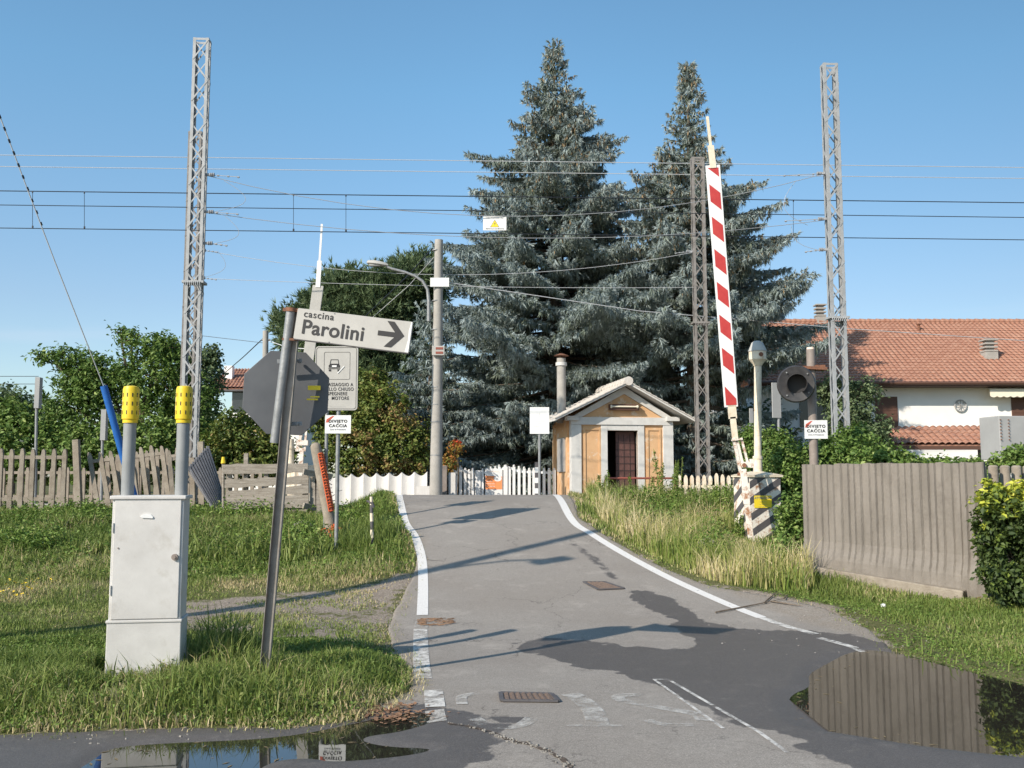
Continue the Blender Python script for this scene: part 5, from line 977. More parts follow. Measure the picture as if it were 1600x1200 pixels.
mb = MB(); mb.prism([(-w_/2+.01, -h_*.28), (w_/2-.01, -h_*.28), (w_/2-.01, h_*.20), (-w_/2+.01, h_*.24)], .001, q+Vector((0, -.002, 0)), EX, EZ); mb.build('orange_field', M['orange_print'], b_)
mb = MB(); mb.prism([(.12+.12*math.cos(k*math.pi/8), h_*.13+.09*math.sin(k*math.pi/8)) for k in range(16)], .001, q+Vector((0, -.004, 0)), EX, EZ); mb.build('white_oval', M['white'], b_)
text_on(b_, '---------', .1, q+EZ*h_*.36, EX, EZ, M['pale_print'], 'CENTER', .004)
for k, s2 in enumerate(('---- --', '------ ---', '--- ------')): text_on(b_, s2, .08, q-EZ*(.0+.075*k)-EX*w_*.42, EX, EZ, M['white'], 'LEFT', .002, off=.005)
text_on(b_, '- ---- -- -', .06, q-EZ*h_*.42, EX, EZ, M['pale_print'], 'CENTER')
# pickets right of hut
t = thing('white_picket_fence', 'weathered white picket fence between the hut and the machine box', 'fence', (P(1100, 780, 26).x, 26, .85)); mb = MB(); r = random.Random(5)
for k in range(11):
    px = 1062+k*9.6; p = P(px, 741+r.uniform(-2, 2), 26.2); mb.prism([(-.05, 0), (.05, 0), (.05, p.z-.95), (.03, p.z-.88), (0, p.z-.85), (-.03, p.z-.88), (-.05, p.z-.95)], .05, Vector((p.x, 26.2, .85)), EX, EZ)
mb.beam(P(1058, 760, 26.25), P(1165, 760, 26.25), .06, .03); mb.build('pickets', M['white_old'], t)
# platform edge and tracks
mb = MB(); mb.box((-14.3, 22.2, .90), (22, .35, .16)); props(mb.build('platform_edge', M['white_wall']), 'pale low platform kerb seen through the picket fence', kind='structure')
for yy in (23.0, 24.43):
    o = MB(); o.box((0, yy, 1.0 if yy < 24 else .96), (120, .07, .14)); props(o.build('rail', M['rust'], None), 'steel rail crossing behind the crest of the lane', kind='structure')
for o_ in bpy.data.objects:
    if o_.name.startswith('rail') and o_.type == 'MESH': 
        for v in o_.data.vertices: v.co.z -= .17
# ---------------------------------------------------------------- crossing keeper's hut
yawh = math.radians(9); Rh = rotz(yawh); HO = Vector((P(893, 780, 27.3).x, 27.3, .80)); hw, hd_, he = 3.02, 2.7, 2.48; apz = 3.42; apx = 1.58
def hp(x, y, z): return HO+Rh @ Vector((x, y, 0))+Vector((0, 0, z))
hut = thing('crossing_hut', 'small ochre-orange and white gabled keeper hut with an open door beside the gate', 'hut', HO)
def hbox(mb, x0, x1, y0, y1, z0, z1, mi=0): return mb.add([hp(x, y, z) for z in (z0, z1) for y in (y0, y1) for x in (x0, x1)], [(0, 2, 3, 1), (4, 5, 7, 6), (0, 1, 5, 4), (2, 6, 7, 3), (0, 4, 6, 2), (1, 3, 7, 5)], mi)
def hpoly(mb, pts, y0, y1, mi=0): n = len(pts); return mb.add([hp(x, y0, z) for x, z in pts]+[hp(x, y1, z) for x, z in pts], [tuple(range(n)), tuple(range(2*n-1, n-1, -1))]+[(i, i+n, (i+1) % n+n, (i+1) % n) for i in range(n)], mi)
dx0, dx1, dz = 1.07, 1.97, 2.12
mb = MB(); hbox(mb, .06, dx0, .06, .2, 0, he); hbox(mb, dx1, hw-.06, .06, .2, 0, he); hbox(mb, dx0, dx1, .06, .2, dz, he); hpoly(mb, [(.05, he), (hw-.05, he), (apx, apz-.05)], .07, .2)
hbox(mb, .05, .2, .2, hd_, 0, he); hbox(mb, hw-.2, hw-.05, .2, hd_, 0, he); hbox(mb, .05, hw-.05, hd_-.15, hd_, 0, he); hpoly(mb, [(.05, he), (hw-.05, he), (apx, apz-.05)], hd_-.15, hd_-.002); mb.build('walls', M['ochre'], hut)
for q in ((0, .30, 0, .25), (hw-.30, hw, 0, .25)): mb = MB(); hbox(mb, *q, 0, 2.28); mb.build('corner_pilaster', M['trim'], hut, .006)
for q in ((dx0-.19, dx0), (dx1, dx1+.19)): mb = MB(); hbox(mb, q[0], q[1], .02, .22, 0, 2.28); mb.build('door_post', M['trim'], hut, .006)
mb = MB(); hbox(mb, -.0, hw, -.012, .26, 2.282, 2.5); hbox(mb, dx0, dx1, .022, .2, dz+.003, 2.28); mb.build('lintel', M['trim'], hut, .006); mb = MB()
hpoly(mb, [(.02, 2.505), (.32, 2.505), (apx, apz-.24), (hw-.3, 2.505), (hw-.02, 2.505), (apx, apz-.03)], .0, .1); mb.build('gable_trim', M['trim'], hut, .006)
for q in ((hw-.22, hw+.16), (-.14, .2)): mb = MB(); hbox(mb, q[0], q[1], -.12, .22, 2.4, 2.52); mb.build('cornice', M['trim'], hut, .006)
for y0 in (.45, 2.4): mb = MB(); hbox(mb, -.01, .06, y0, y0+.22, 0, 2.4); mb.build('side_pilaster', M['ochre'], hut)
for (x0, x1) in ((.36, dx0-.20), (dx1+.25, hw-.36)):
    mb = MB()
    for q in ((x0, x0+.07, 0, 2.2), (x1-.05, x1, 0, 2.2), (x0+.07, x1-.05, 2.13, 2.2)): hbox(mb, q[0], q[1], .035, .07, q[2], q[3])
    mb.build('panel_frame', M['ochre'], hut)
mb = MB(); dth = math.radians(-62); hinge = Vector((dx1-.02, .22, 0))
def dpt(u, v, z): q = hinge+Vector((-math.cos(dth)*u, -math.sin(dth)*u, 0))+Vector((0, v, 0)); return hp(q.x, q.y, z)
def dbox(mb, u0, u1, v0, v1, z0, z1): return mb.add([dpt(u, v, z) for z in (z0, z1) for v in (v0, v1) for u in (u0, u1)], [(0, 2, 3, 1), (4, 5, 7, 6), (0, 1, 5, 4), (2, 6, 7, 3), (0, 4, 6, 2), (1, 3, 7, 5)])
dth = math.radians(0) ; dbox(mb, .0, .56, .1, .14, .02, dz-.02); dr_ = mb.build('door', M['door'], hut)
mb = MB()
for zc_ in (.98, 1.18, 1.38, 1.58, 1.78): dbox(mb, .0, .56, .085, .10, zc_-.006, zc_+.006)
for u in (.14, .32, .48): dbox(mb, u-.004, u+.004, .087, .10, .05, dz-.1)
mb.build('door_mouldings', M['dark'], dr_)
mb = MB(); hbox(mb, .21, hw-.21, hd_-.4, hd_-.35, 0, he); mb.build('interior_shade_sheet', M['dark'], hut)  # near-black sheet before the back wall, painting the shade inside the doorway
mb = MB(); hbox(mb, -.005, .048, 1.0, 1.95, .95, 1.95); sw = mb.build('side_window', M['greyplate'], hut)
# roof
mb = MB(); y0, y1 = -.42, hd_+.35; ex0, ex1, ez = -.56, hw+.54, 2.36
def slab(mb, xa, za, xb, zb, y0, y1, th): return mb.add([hp(xa, y0, za), hp(xb, y0, zb), hp(xb, y1, zb), hp(xa, y1, za), hp(xa, y0, za+th), hp(xb, y0, zb+th), hp(xb, y1, zb+th), hp(xa, y1, za+th)], [(0, 3, 2, 1), (4, 5, 6, 7), (0, 1, 5, 4), (1, 2, 6, 5), (2, 3, 7, 6), (3, 0, 4, 7)])
slab(mb, ex0, ez, apx, apz, y0, y1, .06); slab(mb, apx, apz, ex1, ez, y0, y1, .06); rf = mb.build('roof', M['trim'], hut)
mb = MB(); nrow = 12
for side_ in (0, 1):
    xa, xb = (ex0, apx) if side_ == 0 else (ex1, apx)
    for k in range(nrow):
        f0, f1 = k/nrow, (k+1.15)/nrow; f1 = min(f1, 1); X0, Z0 = xa+(xb-xa)*f0, ez+(apz-ez)*f0; X1, Z1 = xa+(xb-xa)*f1, ez+(apz-ez)*f1
        a_, b2_ = (X0, Z0+.10), (X1, Z1+.075)
        mb.add([hp(a_[0], y0-.03, a_[1]), hp(b2_[0], y0-.03, b2_[1]), hp(b2_[0], y1, b2_[1]), hp(a_[0], y1, a_[1]), hp(a_[0], y0-.03, a_[1]-.035), hp(b2_[0], y0-.03, b2_[1]-.02), hp(b2_[0], y1, b2_[1]-.02), hp(a_[0], y1, a_[1]-.035)], [(0, 1, 2, 3), (4, 7, 6, 5), (0, 4, 5, 1), (3, 2, 6, 7), (0, 3, 7, 4)] if side_ == 0 else [(3, 2, 1, 0), (5, 6, 7, 4), (1, 5, 4, 0), (7, 6, 2, 3), (4, 7, 3, 0)])
mb.build('roof_tiles', M['tile_white'], rf)
mb = MB(); k = 0; yy = y0-.04
while yy < y1-.2: mb.tube([hp(apx, yy, apz+.09), hp(apx, yy+.36, apz+.075)], [.13, .10], 12); yy += .32
mb.build('ridge_tiles', M['tile_white'], rf)
a_, b2_ = hp(.02, 1.4, 2.4), hp(.02, 1.4, 4.35); ch = MB().tube([a_, b2_], .135, 16).build('flue', M['conc_pole'], hut); MB().tube([hp(.02, 1.4, 4.12), hp(.02, 1.4, 4.22)], .17, 16).build('flue_collar', M['trim'], ch)
mb = MB(); mb.tube([hp(.02, 1.4, 4.42), hp(.02, 1.4, 4.5)], [.24, .05], 14); mb.tube([hp(.02, 1.4, 4.35), hp(.02, 1.4, 4.45)], .02, 6); mb.tube([hp(-.08, 1.4, 4.33), hp(-.08, 1.4, 4.45)], .015, 5); mb.tube([hp(.12, 1.4, 4.33), hp(.12, 1.4, 4.45)], .015, 5); mb.build('flue_cap', M['rust'], ch)
mb = MB(); hbox(mb, 1.10, 1.98, -.10, .02, 2.70, 2.87); lf = mb.build('lamp_box', M['shutter'], hut, .01); mb = MB(); mb.tube([hp(1.16, -.13, 2.80), hp(1.90, -.13, 2.80)], .025, 10); mb.tube([hp(1.13, -.13, 2.80), hp(1.17, -.13, 2.80)], .045, 8); mb.tube([hp(1.9, -.13, 2.8), hp(1.94, -.13, 2.8)], .045, 8); mb.build('lamp_tube', M['awning'], lf)
pts = [hp(.78, -.75, -.1), hp(.78, -.75, .68), hp(.80, -.75, .74), hp(.86, -.75, .76), hp(2.70, -.75, .76), hp(2.78, -.75, .73), hp(2.80, -.75, .66), hp(2.80, -.75, -.1)]
rl = thing('guard_rail', 'rust-red tubular guard rail in front of the hut door', 'railing', hp(.78, -.75, 0)); MB().tube(pts, .03, 10).build('rail', M['railred'], rl)
# ---------------------------------------------------------------- red-roofed house
HY0, HY1 = 36., 41.5; hz = thing('red_roofed_house', 'long white house with a terracotta tile roof behind the ribbed wall', 'house', (P(1400, 700, HY0).x, HY0+2, .8))
m_tile, tt, bb, oc = newmat('terracotta_tiles'); wv = tt.nodes.new('ShaderNodeTexWave'); wv.wave_type = 'BANDS'; wv.bands_direction = 'X'; wv.inputs['Scale'].default_value = 1.45; wv.inputs['Distortion'].default_value = .25; tt.links.new(oc, wv.inputs[0])
wv2 = tt.nodes.new('ShaderNodeTexWave'); wv2.bands_direction = 'Y'; wv2.inputs['Scale'].default_value = .95; tt.links.new(oc, wv2.inputs[0]); nzt = nnode(tt, oc, 3.2, 7, .7)
cb = ramp(tt, nzt, [(.3, (.29, .135, .09)), (.5, (.345, .175, .118)), (.72, (.42, .25, .18))]); cb = mixc(tt, mth(tt, 'MULTIPLY', ramp(tt, nnode(tt, oc, 1.1, 4), [(.4, 0.), (.7, .5)]), 1.), cb, (.33, .17, .12)); tt.links.new(cb, bb.inputs['Base Color']); bb.inputs['Roughness'].default_value = .9
hsum = mth(tt, 'ADD', mth(tt, 'MULTIPLY', wv.outputs[0], .6), mth(tt, 'MULTIPLY', wv2.outputs[0], .4)); bpn = tt.nodes.new('ShaderNodeBump'); bpn.inputs['Strength'].default_value = .6; bpn.inputs['Distance'].default_value = .04; tt.links.new(hsum, bpn.inputs['Height']); tt.links.new(bpn.outputs[0], bb.inputs['Normal'])
def tiled(name, E0, E1, R0, R1, parent, pitch_n, amp=.05, rows=12, m=None):
    """corrugated roof slope: eave E0->E1, ridge R0->R1"""
    nu_ = pitch_n*6; vs = []; fs = []; nr = (E1-E0).cross(R0-E0).normalized(); nr = nr if nr.z > 0 else -nr
    for j in range(rows*2+1):
        row = j//2; fv = min(1, (row+(1 if j % 2 else 0))/rows) if j < rows*2 else 1; lift = .035 if j % 2 == 0 else 0
        for i in range(nu_+1):
            u = i/nu_; p = E0.lerp(E1, u).lerp(R0.lerp(R1, u), fv); vs.append(p+nr*(amp*abs(math.cos(math.pi*u*pitch_n))+lift))
    for j in range(rows*2):
        for i in range(nu_): a0 = j*(nu_+1)+i; fs.append((a0, a0+1, a0+nu_+2, a0+nu_+1))
    mb = MB(); mb.add(vs, fs); mb.sm = [False]*len(mb.f); n0 = len(mb.v); d = nr*-.09
    mb.add([E0+d*.2, E1+d*.2, R1+d*.2, R0+d*.2, E0+d, E1+d, R1+d, R0+d], [(0, 4, 5, 1), (1, 5, 6, 2), (2, 6, 7, 3), (3, 7, 4, 0), (7, 6, 5, 4), (0, 1, 2, 3)]); return mb.build(name, m or m_tile, parent)
E0, E1 = P(1170, 598, HY0), P(1900, 598, HY0); R0, R1 = P(1215, 504, HY1), P(1900, 504, HY1); R1.x = E1.x; R0.x = E0.x+.5
rf = tiled('roof', E0, E1, R0, R1, hz, 84, .035, 24)
E2, E3 = Vector((E0.x, HY1*2-HY0, E0.z)), Vector((E1.x, HY1*2-HY0, E1.z)); tiled('rear_roof', E2, E3, R0, R1, hz, 40, .04, 10)
mb = MB(); k = 0; q = R0.copy()
while q.x < R1.x: mb.tube([q+Vector((0, 0, .05)), q+Vector((.42, 0, .035))], [.13, .105], 8); q.x += .36
mb.build('ridge_tiles', m_tile, rf)
xw0, xw1 = E0.x+.6, E1.x-.6; yw = HY0+.75; zw = P(1400, 597, yw).z-.02
mb = MB(); mb.box(((xw0+xw1)/2, yw+4.6, (zw+.7)/2), (xw1-xw0, 9.2, zw-.7)); mb.build('walls', M['plaster'], hz)
mb = MB(); mb.box(((E0.x+E1.x)/2, HY0+.35, E0.z-.10), (E1.x-E0.x, .75, .05)); mb.tube([(E0.x, HY0-.05, E0.z-.02), (E1.x, HY0-.05, E1.z-.02)], .07, 8); mb.build('eaves_gutter', M['shutter'], hz)
def hwin(px0, py0, px1, py1, nm, m_, fr=True):
    a, b_ = P(px0, py1, yw), P(px1, py0, yw); mb = MB(); mb.box(((a.x+b_.x)/2, yw-.02, (a.z+b_.z)/2), (b_.x-a.x, .08, b_.z-a.z)); o = mb.build(nm, m_, hz)
    if fr: mb = MB(); mb.box(((a.x+b_.x)/2, yw-.04, a.z-.03), (b_.x-a.x+.2, .14, .06)); mb.build('sill', M['trim'], o)
    mb = MB()
    for k in range(int((b_.z-a.z)/.12)): mb.box(((a.x+b_.x)/2, yw-.065, a.z+.06+k*.12), (b_.x-a.x-.1, .012, .03))
    mb.build('slats', m_, o); return o
hwin(1368, 620, 1401, 668, 'shutter', M['shutter']); hwin(1581, 621, 1640, 652, 'shutter', M['shutter']); hwin(1250, 620, 1300, 668, 'window', M['glassd'])
# awning
mb = MB(); q0, q1 = P(1535, 603, yw), P(1690, 603, yw); nu_ = 60; vs = []; fs = []
for i in range(nu_+1):
    x = q0.x+(q1.x-q0.x)*i/nu_; sc = .05*abs(math.sin(i*math.pi/4)); vs += [(x, yw-.05, q0.z), (x, yw-.55, q0.z-.16), (x, yw-.57, q0.z-.44-sc), (x, yw-.56, q0.z-.44-sc), (x, yw-.53, q0.z-.17)]
for i in range(nu_): a0 = i*5; fs += [(a0, a0+1, a0+6, a0+5), (a0+1, a0+2, a0+7, a0+6), (a0+3, a0+4, a0+9, a0+8), (a0+2, a0+3, a0+8, a0+7)]
mb.add(vs, fs); mb.build('awning', M['awning'], hz)
q = P(1501, 634, yw-.06); mb = MB(); mb.tube([q+Vector((.22*math.cos(t_), 0, .22*math.sin(t_))) for t_ in np.linspace(0, 2*math.pi, 17)], .025, 6, cap=False)
for k in range(4): t_ = k*math.pi/4; mb.beam(q+Vector((.22*math.cos(t_), 0, .22*math.sin(t_))), q-Vector((.22*math.cos(t_), 0, .22*math.sin(t_))), .02, .02)
mb.build('wheel_ornament', M['greyplate'], hz)
def chimney(px, pyt, pyb, Y, w_):
    a, b_ = P(px, pyb, Y), P(px, pyt, Y); mb = MB(); h_ = b_.z-a.z; mb.box((a.x, Y, a.z+h_*.25-.3), (w_, w_, h_*.5+.6))
    for k in range(3): mb.box((a.x, Y, a.z+h_*(.55+.15*k)), (w_*1.02, w_*1.02, h_*.07))
    mb.box((a.x, Y, a.z+h_*.75), (w_*.6, w_*.6, h_*.5)); mb.box((a.x, Y, b_.z), (w_*1.1, w_*1.1, .06)); mb.build('chimney', M['conc_pole'], rf, .01)
chimney(1546, 532, 570, 38.1, .5); chimney(1282, 477, 514, 41.6, .42); a = P(1436, 520, 40.6); MB().tube([a-Vector((0, 0, .2)), a+Vector((0, 0, .35))], .06, 8).tube([a+Vector((0, 0, .35)), a+Vector((0, 0, .42))], [.12, .04], 8).build('vent_pipe', M['rust'], rf)
# low tiled canopy
CY0, CY1 = 31.5, 33.2; cn = thing('tiled_canopy', 'low terracotta-tiled garden canopy on dark posts in front of the white house', 'canopy', (P(1460, 710, 32).x, 32, .8))
E0, E1, R0, R1 = P(1398, 695, CY0), P(1556, 695, CY0), P(1372, 670, CY1), P(1532, 668, CY1); tiled('roof', E0, E1, R0, R1, cn, 15, .06, 5)
mb = MB(); mb.beam(E0+Vector((0, .05, -.1)), E1+Vector((0, .05, -.1)), .12, .1); mb.beam(E0+Vector((0, .0, -.08)), R0+Vector((0, 0, -.08)), .14, .08); mb.beam(E1+Vector((0, .0, -.08)), R1+Vector((0, 0, -.08)), .14, .08); mb.build('beams', M['shutter'], cn)
for q in (E0, E1, R0, R1): MB().beam(Vector((q.x, q.y+.1, .7)), Vector((q.x, q.y+.1, q.z-.1)), .12, .12).build('post', M['shutter'], cn)
# left distant house
LY = 52; lh = thing('distant_house', 'small far house with a dark red roof glimpsed between the towers and the stop sign', 'house', (P(380, 640, LY).x, LY, .8))
E0, E1 = P(330, 607, LY), P(470, 607, LY); R0, R1 = P(355, 578, LY+4), P(470, 578, LY+4); tiled('roof', E0, E1, R0, R1, lh, 24, .07, 8)
mb = MB(); zt_ = E0.z-.05; mb.box(((E0.x+E1.x)/2+.5, LY+3.2, (zt_+.8)/2), (E1.x-E0.x-1.0, 5.4, zt_-.8)); mb.build('walls', M['plaster'], lh); mb = MB(); mb.box(((E0.x+E1.x)/2, LY+.3, E0.z-.1), (E1.x-E0.x, .7, .1)); mb.build('eaves', M['softblack'], lh)
q = P(376, 628, LY+.5); mb = MB(); mb.box(q+Vector((0, -.02, 0)), (.9, .08, 1.1)); mb.build('window', M['glassd'], lh); q = P(358, 590, LY+2); mb = MB(); mb.box(q+Vector((0, 0, .1)), (.45, .45, 1.1)); mb.build('chimney', M['plaster'], lh)
# ---------------------------------------------------------------- trees
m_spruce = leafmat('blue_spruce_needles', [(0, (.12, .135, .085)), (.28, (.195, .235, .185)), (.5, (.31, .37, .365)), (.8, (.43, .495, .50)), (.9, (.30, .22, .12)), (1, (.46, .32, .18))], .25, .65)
def spruce(name, lab, X, Y, ztop, prof, seed, nb=8.0, cone_from=.5, dens=1.0, m=None, skip=None):
    r = np.random.default_rng(seed); z0 = .8; th = thing(name, lab, 'spruce tree', (X, Y, z0), 'blue spruces'); zs_ = [p[0] for p in prof]; rs_ = [p[1] for p in prof]
    MB().tube([(X, Y, z0), (X, Y, ztop-.2)], [.28, .03], 10).build('trunk', M['bark'], th); EP = []; ED = []; EL = []; ER = []; wood = MB(); z = 1.3
    while z < ztop-.1:
        Rr = np.interp(z, zs_, rs_); frac = (z-z0)/(ztop-z0); n = max(3, int(r.normal(nb, 1)*(1 if Rr > 1 else .8)))
        for k in range(n):
            az = 2*math.pi*(k+r.uniform(-.3, .3))/n+z*2.3; L_ = Rr*(r.uniform(.62, 1.12) if r.uniform() < .82 else r.uniform(1.05, 1.32)); L_ = max(L_, .16)
            if z < 5.4 and math.sin(az) < -.1: L_ = max(.4, min(L_, (Y-30.9)/-math.sin(az)))
            sl = np.interp(frac, [0, .5, .85, 1], [-.34, -.20, .12, .9])+r.normal(0, .06); up = np.interp(frac, [0, .5, 1], [.26, .22, .0]); d = np.array([math.cos(az), math.sin(az), 0]); s_ = np.array([-math.sin(az), math.cos(az), 0]); zb_ = z+r.uniform(-.15, .15)
            def pt(t): return np.array([X, Y, zb_])+d*(L_*t)+np.array([0, 0, 1])*(L_*(sl*t+up*t*t))+s_*(.06*L_*math.sin(t*3+k))
            if L_ > .8: wood.tube([pt(t) for t in (0, .35, .7, .95)], [.045*min(1, L_/3)+.008, .03*min(1, L_/3)+.006, .015, .005], 4, cap=False)
            nt = max(4, int(L_/.10*dens)); ts = np.linspace(.10 if L_ < 1.5 else .22, 1.0, nt)
            for t in ts:
                b = pt(t); db = pt(min(t+.05, 1.05))-pt(t-.05); db /= np.linalg.norm(db)
                for sg in (-1, 1):
                    tl = (.42*L_*(1-t)*r.uniform(.5, 1.1)+.16)*min(1., .55+t); tl = min(tl, 1.25); dd = db*.62+s_*sg*.72+np.array([0, 0, r.uniform(-.40, .02)]); dd /= np.linalg.norm(dd); m_ = max(1, int(tl/.135)); 
                    for j in range(m_):
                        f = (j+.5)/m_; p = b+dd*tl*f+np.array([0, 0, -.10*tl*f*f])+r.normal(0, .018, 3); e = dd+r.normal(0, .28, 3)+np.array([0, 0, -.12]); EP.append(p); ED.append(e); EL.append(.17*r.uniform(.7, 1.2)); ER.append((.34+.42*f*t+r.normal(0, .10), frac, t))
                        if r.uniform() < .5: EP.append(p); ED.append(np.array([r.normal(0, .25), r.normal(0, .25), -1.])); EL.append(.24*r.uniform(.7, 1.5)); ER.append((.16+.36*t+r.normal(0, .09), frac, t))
        z += .30+.08*(1-frac)+r.uniform(0, .12) if z < ztop-1.5 else .24
    for k in range(14): EP.append(np.array([X, Y, ztop-.05*k])); ED.append(np.array([r.normal(0, .5), r.normal(0, .5), 1.])); EL.append(.16); ER.append((.4, .98, .5))
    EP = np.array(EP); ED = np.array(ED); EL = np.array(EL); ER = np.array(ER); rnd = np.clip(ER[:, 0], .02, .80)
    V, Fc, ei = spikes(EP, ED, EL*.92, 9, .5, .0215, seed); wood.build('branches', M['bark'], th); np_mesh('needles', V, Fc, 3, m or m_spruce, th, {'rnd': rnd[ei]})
    # hanging cones and browned tips in the upper crown
    kk = (ER[:, 1] > cone_from) & (ER[:, 2] > .45) & (r.uniform(0, 1, len(EP)) < np.clip((ER[:, 1]-cone_from)*1.6, .0, .42)); cpz = EP[kk]; n = len(cpz)
    if n: V, Fc, ei = spikes(cpz+np.array([0, 0, -.0]), np.tile([[0, 0, -1.]], (n, 1))+r.normal(0, .15, (n, 3)), np.full(n, .16), 4, .14, .028, seed+1); np_mesh('cones', V, Fc, 3, m_spruce, th, {'rnd': r.uniform(.86, 1, n)[ei]})
    print(name, len(EP)); return th
a = P(868, 700, 33.5); zt = P(868, 66, 33.5).z
spruce('blue_spruce', 'tallest blue-grey spruce, rising behind the hut in the middle of the photo', a.x, 33.5, zt, [(0, 5.6), (1.6, 6.1), (3.5, 6.2), (5, 5.7), (6.8, 5.0), (8.3, 4.2), (9.5, 3.7), (10.8, 3.6), (11.4, 2.8), (12.3, 2.5), (13.5, 1.85), (14.6, 1.2), (15.6, .65), (zt-.3, .2)], 21)
a = P(1085, 700, 31.5); zt = P(1082, 102, 31.5).z
spruce('blue_spruce', 'narrower blue-grey spruce behind the raised barrier arm', a.x, 31.5, zt, [(0, 3.6), (2.2, 3.9), (4.2, 4.0), (5.6, 4.2), (7.2, 4.3), (7.8, 3.5), (8.8, 3.2), (10.2, 2.5), (11.2, 1.8), (12.3, 1.2), (13.4, .65), (zt-.3, .18)], 22, cone_from=.42)
a = P(672, 700, 31.0); spruce('blue_spruce', 'low bluish spruce crown behind the utility pole', a.x, 31.5, P(672, 480, 31.5).z, [(0, 1.8), (2, 2.0), (3.6, 1.7), (5, 1.1), (6.3, .4)], 23, cone_from=2, dens=1.15)
m_lf_dark = leafmat('dark_leaves', [(0, (.065, .105, .05)), (.5, (.125, .175, .085)), (1, (.22, .28, .14))], .3); m_lf_mid = leafmat('mid_leaves', [(0, (.06, .12, .025)), (.45, (.13, .21, .045)), (.8, (.24, .33, .09)), (1, (.36, .42, .15))], .3)
m_lf_olive = leafmat('olive_leaves', [(0, (.06, .10, .02)), (.4, (.13, .18, .04)), (.7, (.22, .24, .06)), (.9, (.26, .23, .075)), (1, (.32, .21, .09))], .28); m_lf_yel = leafmat('hedge_leaves', [(0, (.035, .06, .02)), (.45, (.075, .11, .03)), (.7, (.16, .22, .04)), (.85, (.42, .46, .05)), (1, (.60, .60, .10))], .28)
def tree(name, lab, cat, blobs, n, lsize, m, seed, trunk=None, clump=.35, per=14, shell=.5, up=.35, rn=(.5, .2), spiky=False, group=None, grad=0, aspect=.55, rndadd=None):
    b0 = blobs[0]; r = np.random.default_rng(seed); X, Y = (trunk[0], trunk[1]) if trunk else (b0[0], b0[1]); zg = H(X, Y) if Y < 60 else .8; th = thing(name, lab, cat, (X, Y, zg), group)
    if trunk:
        mb = MB(); r0 = trunk[2]; zc = np.mean([b[2] for b in blobs]); mb.tube([(X, Y, zg-.1), (X+.05, Y, (zg+zc)/2), (X, Y+.05, zc)], [r0, r0*.8, r0*.5], 10); mb.build('trunk', M['bark'], th); mb = MB()
        for b in blobs:
            base = Vector((X, Y, zg+(b[2]-zg)*.45)); mb.tube([base, base.lerp(Vector(b[:3]), .55)+Vector((0, 0, .12*b[5])), Vector(b[:3])], [r0*.5, r0*.3, r0*.1], 6, cap=False)
            for k in range(7): d = Vector(unit(r.normal(size=(1, 3)))[0]); mb.tube([Vector(b[:3])+d*.05, Vector(b[:3])+Vector((d.x*b[3], d.y*b[4], d.z*b[5]))*.85], [r0*.16, r0*.04], 4, cap=False)
        mb.build('limbs', M['bark'], th)
    p, o, ci = blob_points(blobs, n, seed, shell, clump, per); k = p[:, 2] > (np.interp(p[:, 1], _yl, _zl)-.05); p, o, ci = p[k], o[k], ci[k]
    cv = r.normal(0, .10, ci.max()+1)[ci]; rnd = r.normal(rn[0], rn[1], len(p))+cv
    if rndadd is not None: rnd += rndadd(p)
    if spiky: V, Fc, ei = spikes(p, o+r.normal(0, .5, p.shape)+np.array([[0, 0, .3]]), np.full(len(p), lsize), 6, .6, lsize*.10, seed)
    else: V, Fc, ei = leaves(p, np.full(len(p), lsize), seed, up, aspect, out=o*.5)
    np_mesh('crown', V, Fc, 3, m, th, {'rnd': np.clip(rnd, 0, 1)[ei]}); return th
def B(px, py, Y, rx, rz, ry=None):
    c = P(px, py, Y); s = Y/F; return (c.x, Y, c.z, rx*s, (ry if ry is not None else rx*s), rz*s)
tree('dark_pine', 'dark green pine with a rounded crown left of the utility pole', 'pine tree', [B(600, 490, 44, 80, 75), B(540, 520, 44, 90, 75), B(480, 520, 44, 45, 45), B(640, 450, 44, 60, 45), B(600, 610, 44, 90, 80), B(540, 455, 44, 50, 30), B(455, 500, 44, 26, 18), B(660, 430, 44, 40, 30)], 26000, .34, m_lf_dark, 31, (P(590, 600, 44).x, 44, .3), clump=.5, spiky=True, shell=.35, rn=(.45, .22))
tree('broad_leaved_tree', 'spreading broad-leaved tree with drooping sprays behind the vent pipes', 'tree', [B(245, 590, 29, 72, 60), B(165, 600, 29, 62, 50), B(110, 563, 29, 38, 20), B(72, 556, 29, 22, 9), B(205, 530, 29, 26, 14), B(188, 519, 29, 10, 8), B(255, 545, 29, 50, 22), B(120, 640, 29, 60, 50), B(290, 640, 29, 50, 60), B(130, 590, 29, 45, 30)], 19000, .15, m_lf_mid, 32, (P(210, 690, 29).x, 29, .18), clump=.24, shell=.25, aspect=.42, rn=(.36, .22))
tree('dark_tree', 'dark round tree crown just right of the left towers', 'tree', [B(308, 590, 40, 38, 48), B(330, 560, 40, 14, 20), B(300, 650, 40, 45, 50)], 7000, .2, m_lf_dark, 33, (P(310, 680, 40).x, 40, .2), rn=(.5, .2))
tree('hedge_bank', 'tall dense green hedge behind the picket fence at the far left', 'hedge', [B(40, 700, 28, 75, 55), B(140, 710, 28, 80, 50), B(220, 700, 28, 75, 60), B(10, 650, 28, 30, 30), B(290, 705, 28, 50, 55), B(-40, 690, 28, 70, 60)], 30000, .15, m_lf_mid, 34, (P(120, 700, 28).x, 28, .08), clump=.22, shell=.3, rn=(.5, .2))
tree('far_dark_hedge', 'distant dark tree clump at the left edge of the photo', 'tree', [B(10, 640, 45, 55, 32), B(70, 655, 45, 50, 30), B(-40, 640, 45, 60, 40)], 8000, .22, m_lf_dark, 35, (P(20, 690, 45).x, 45, .2))
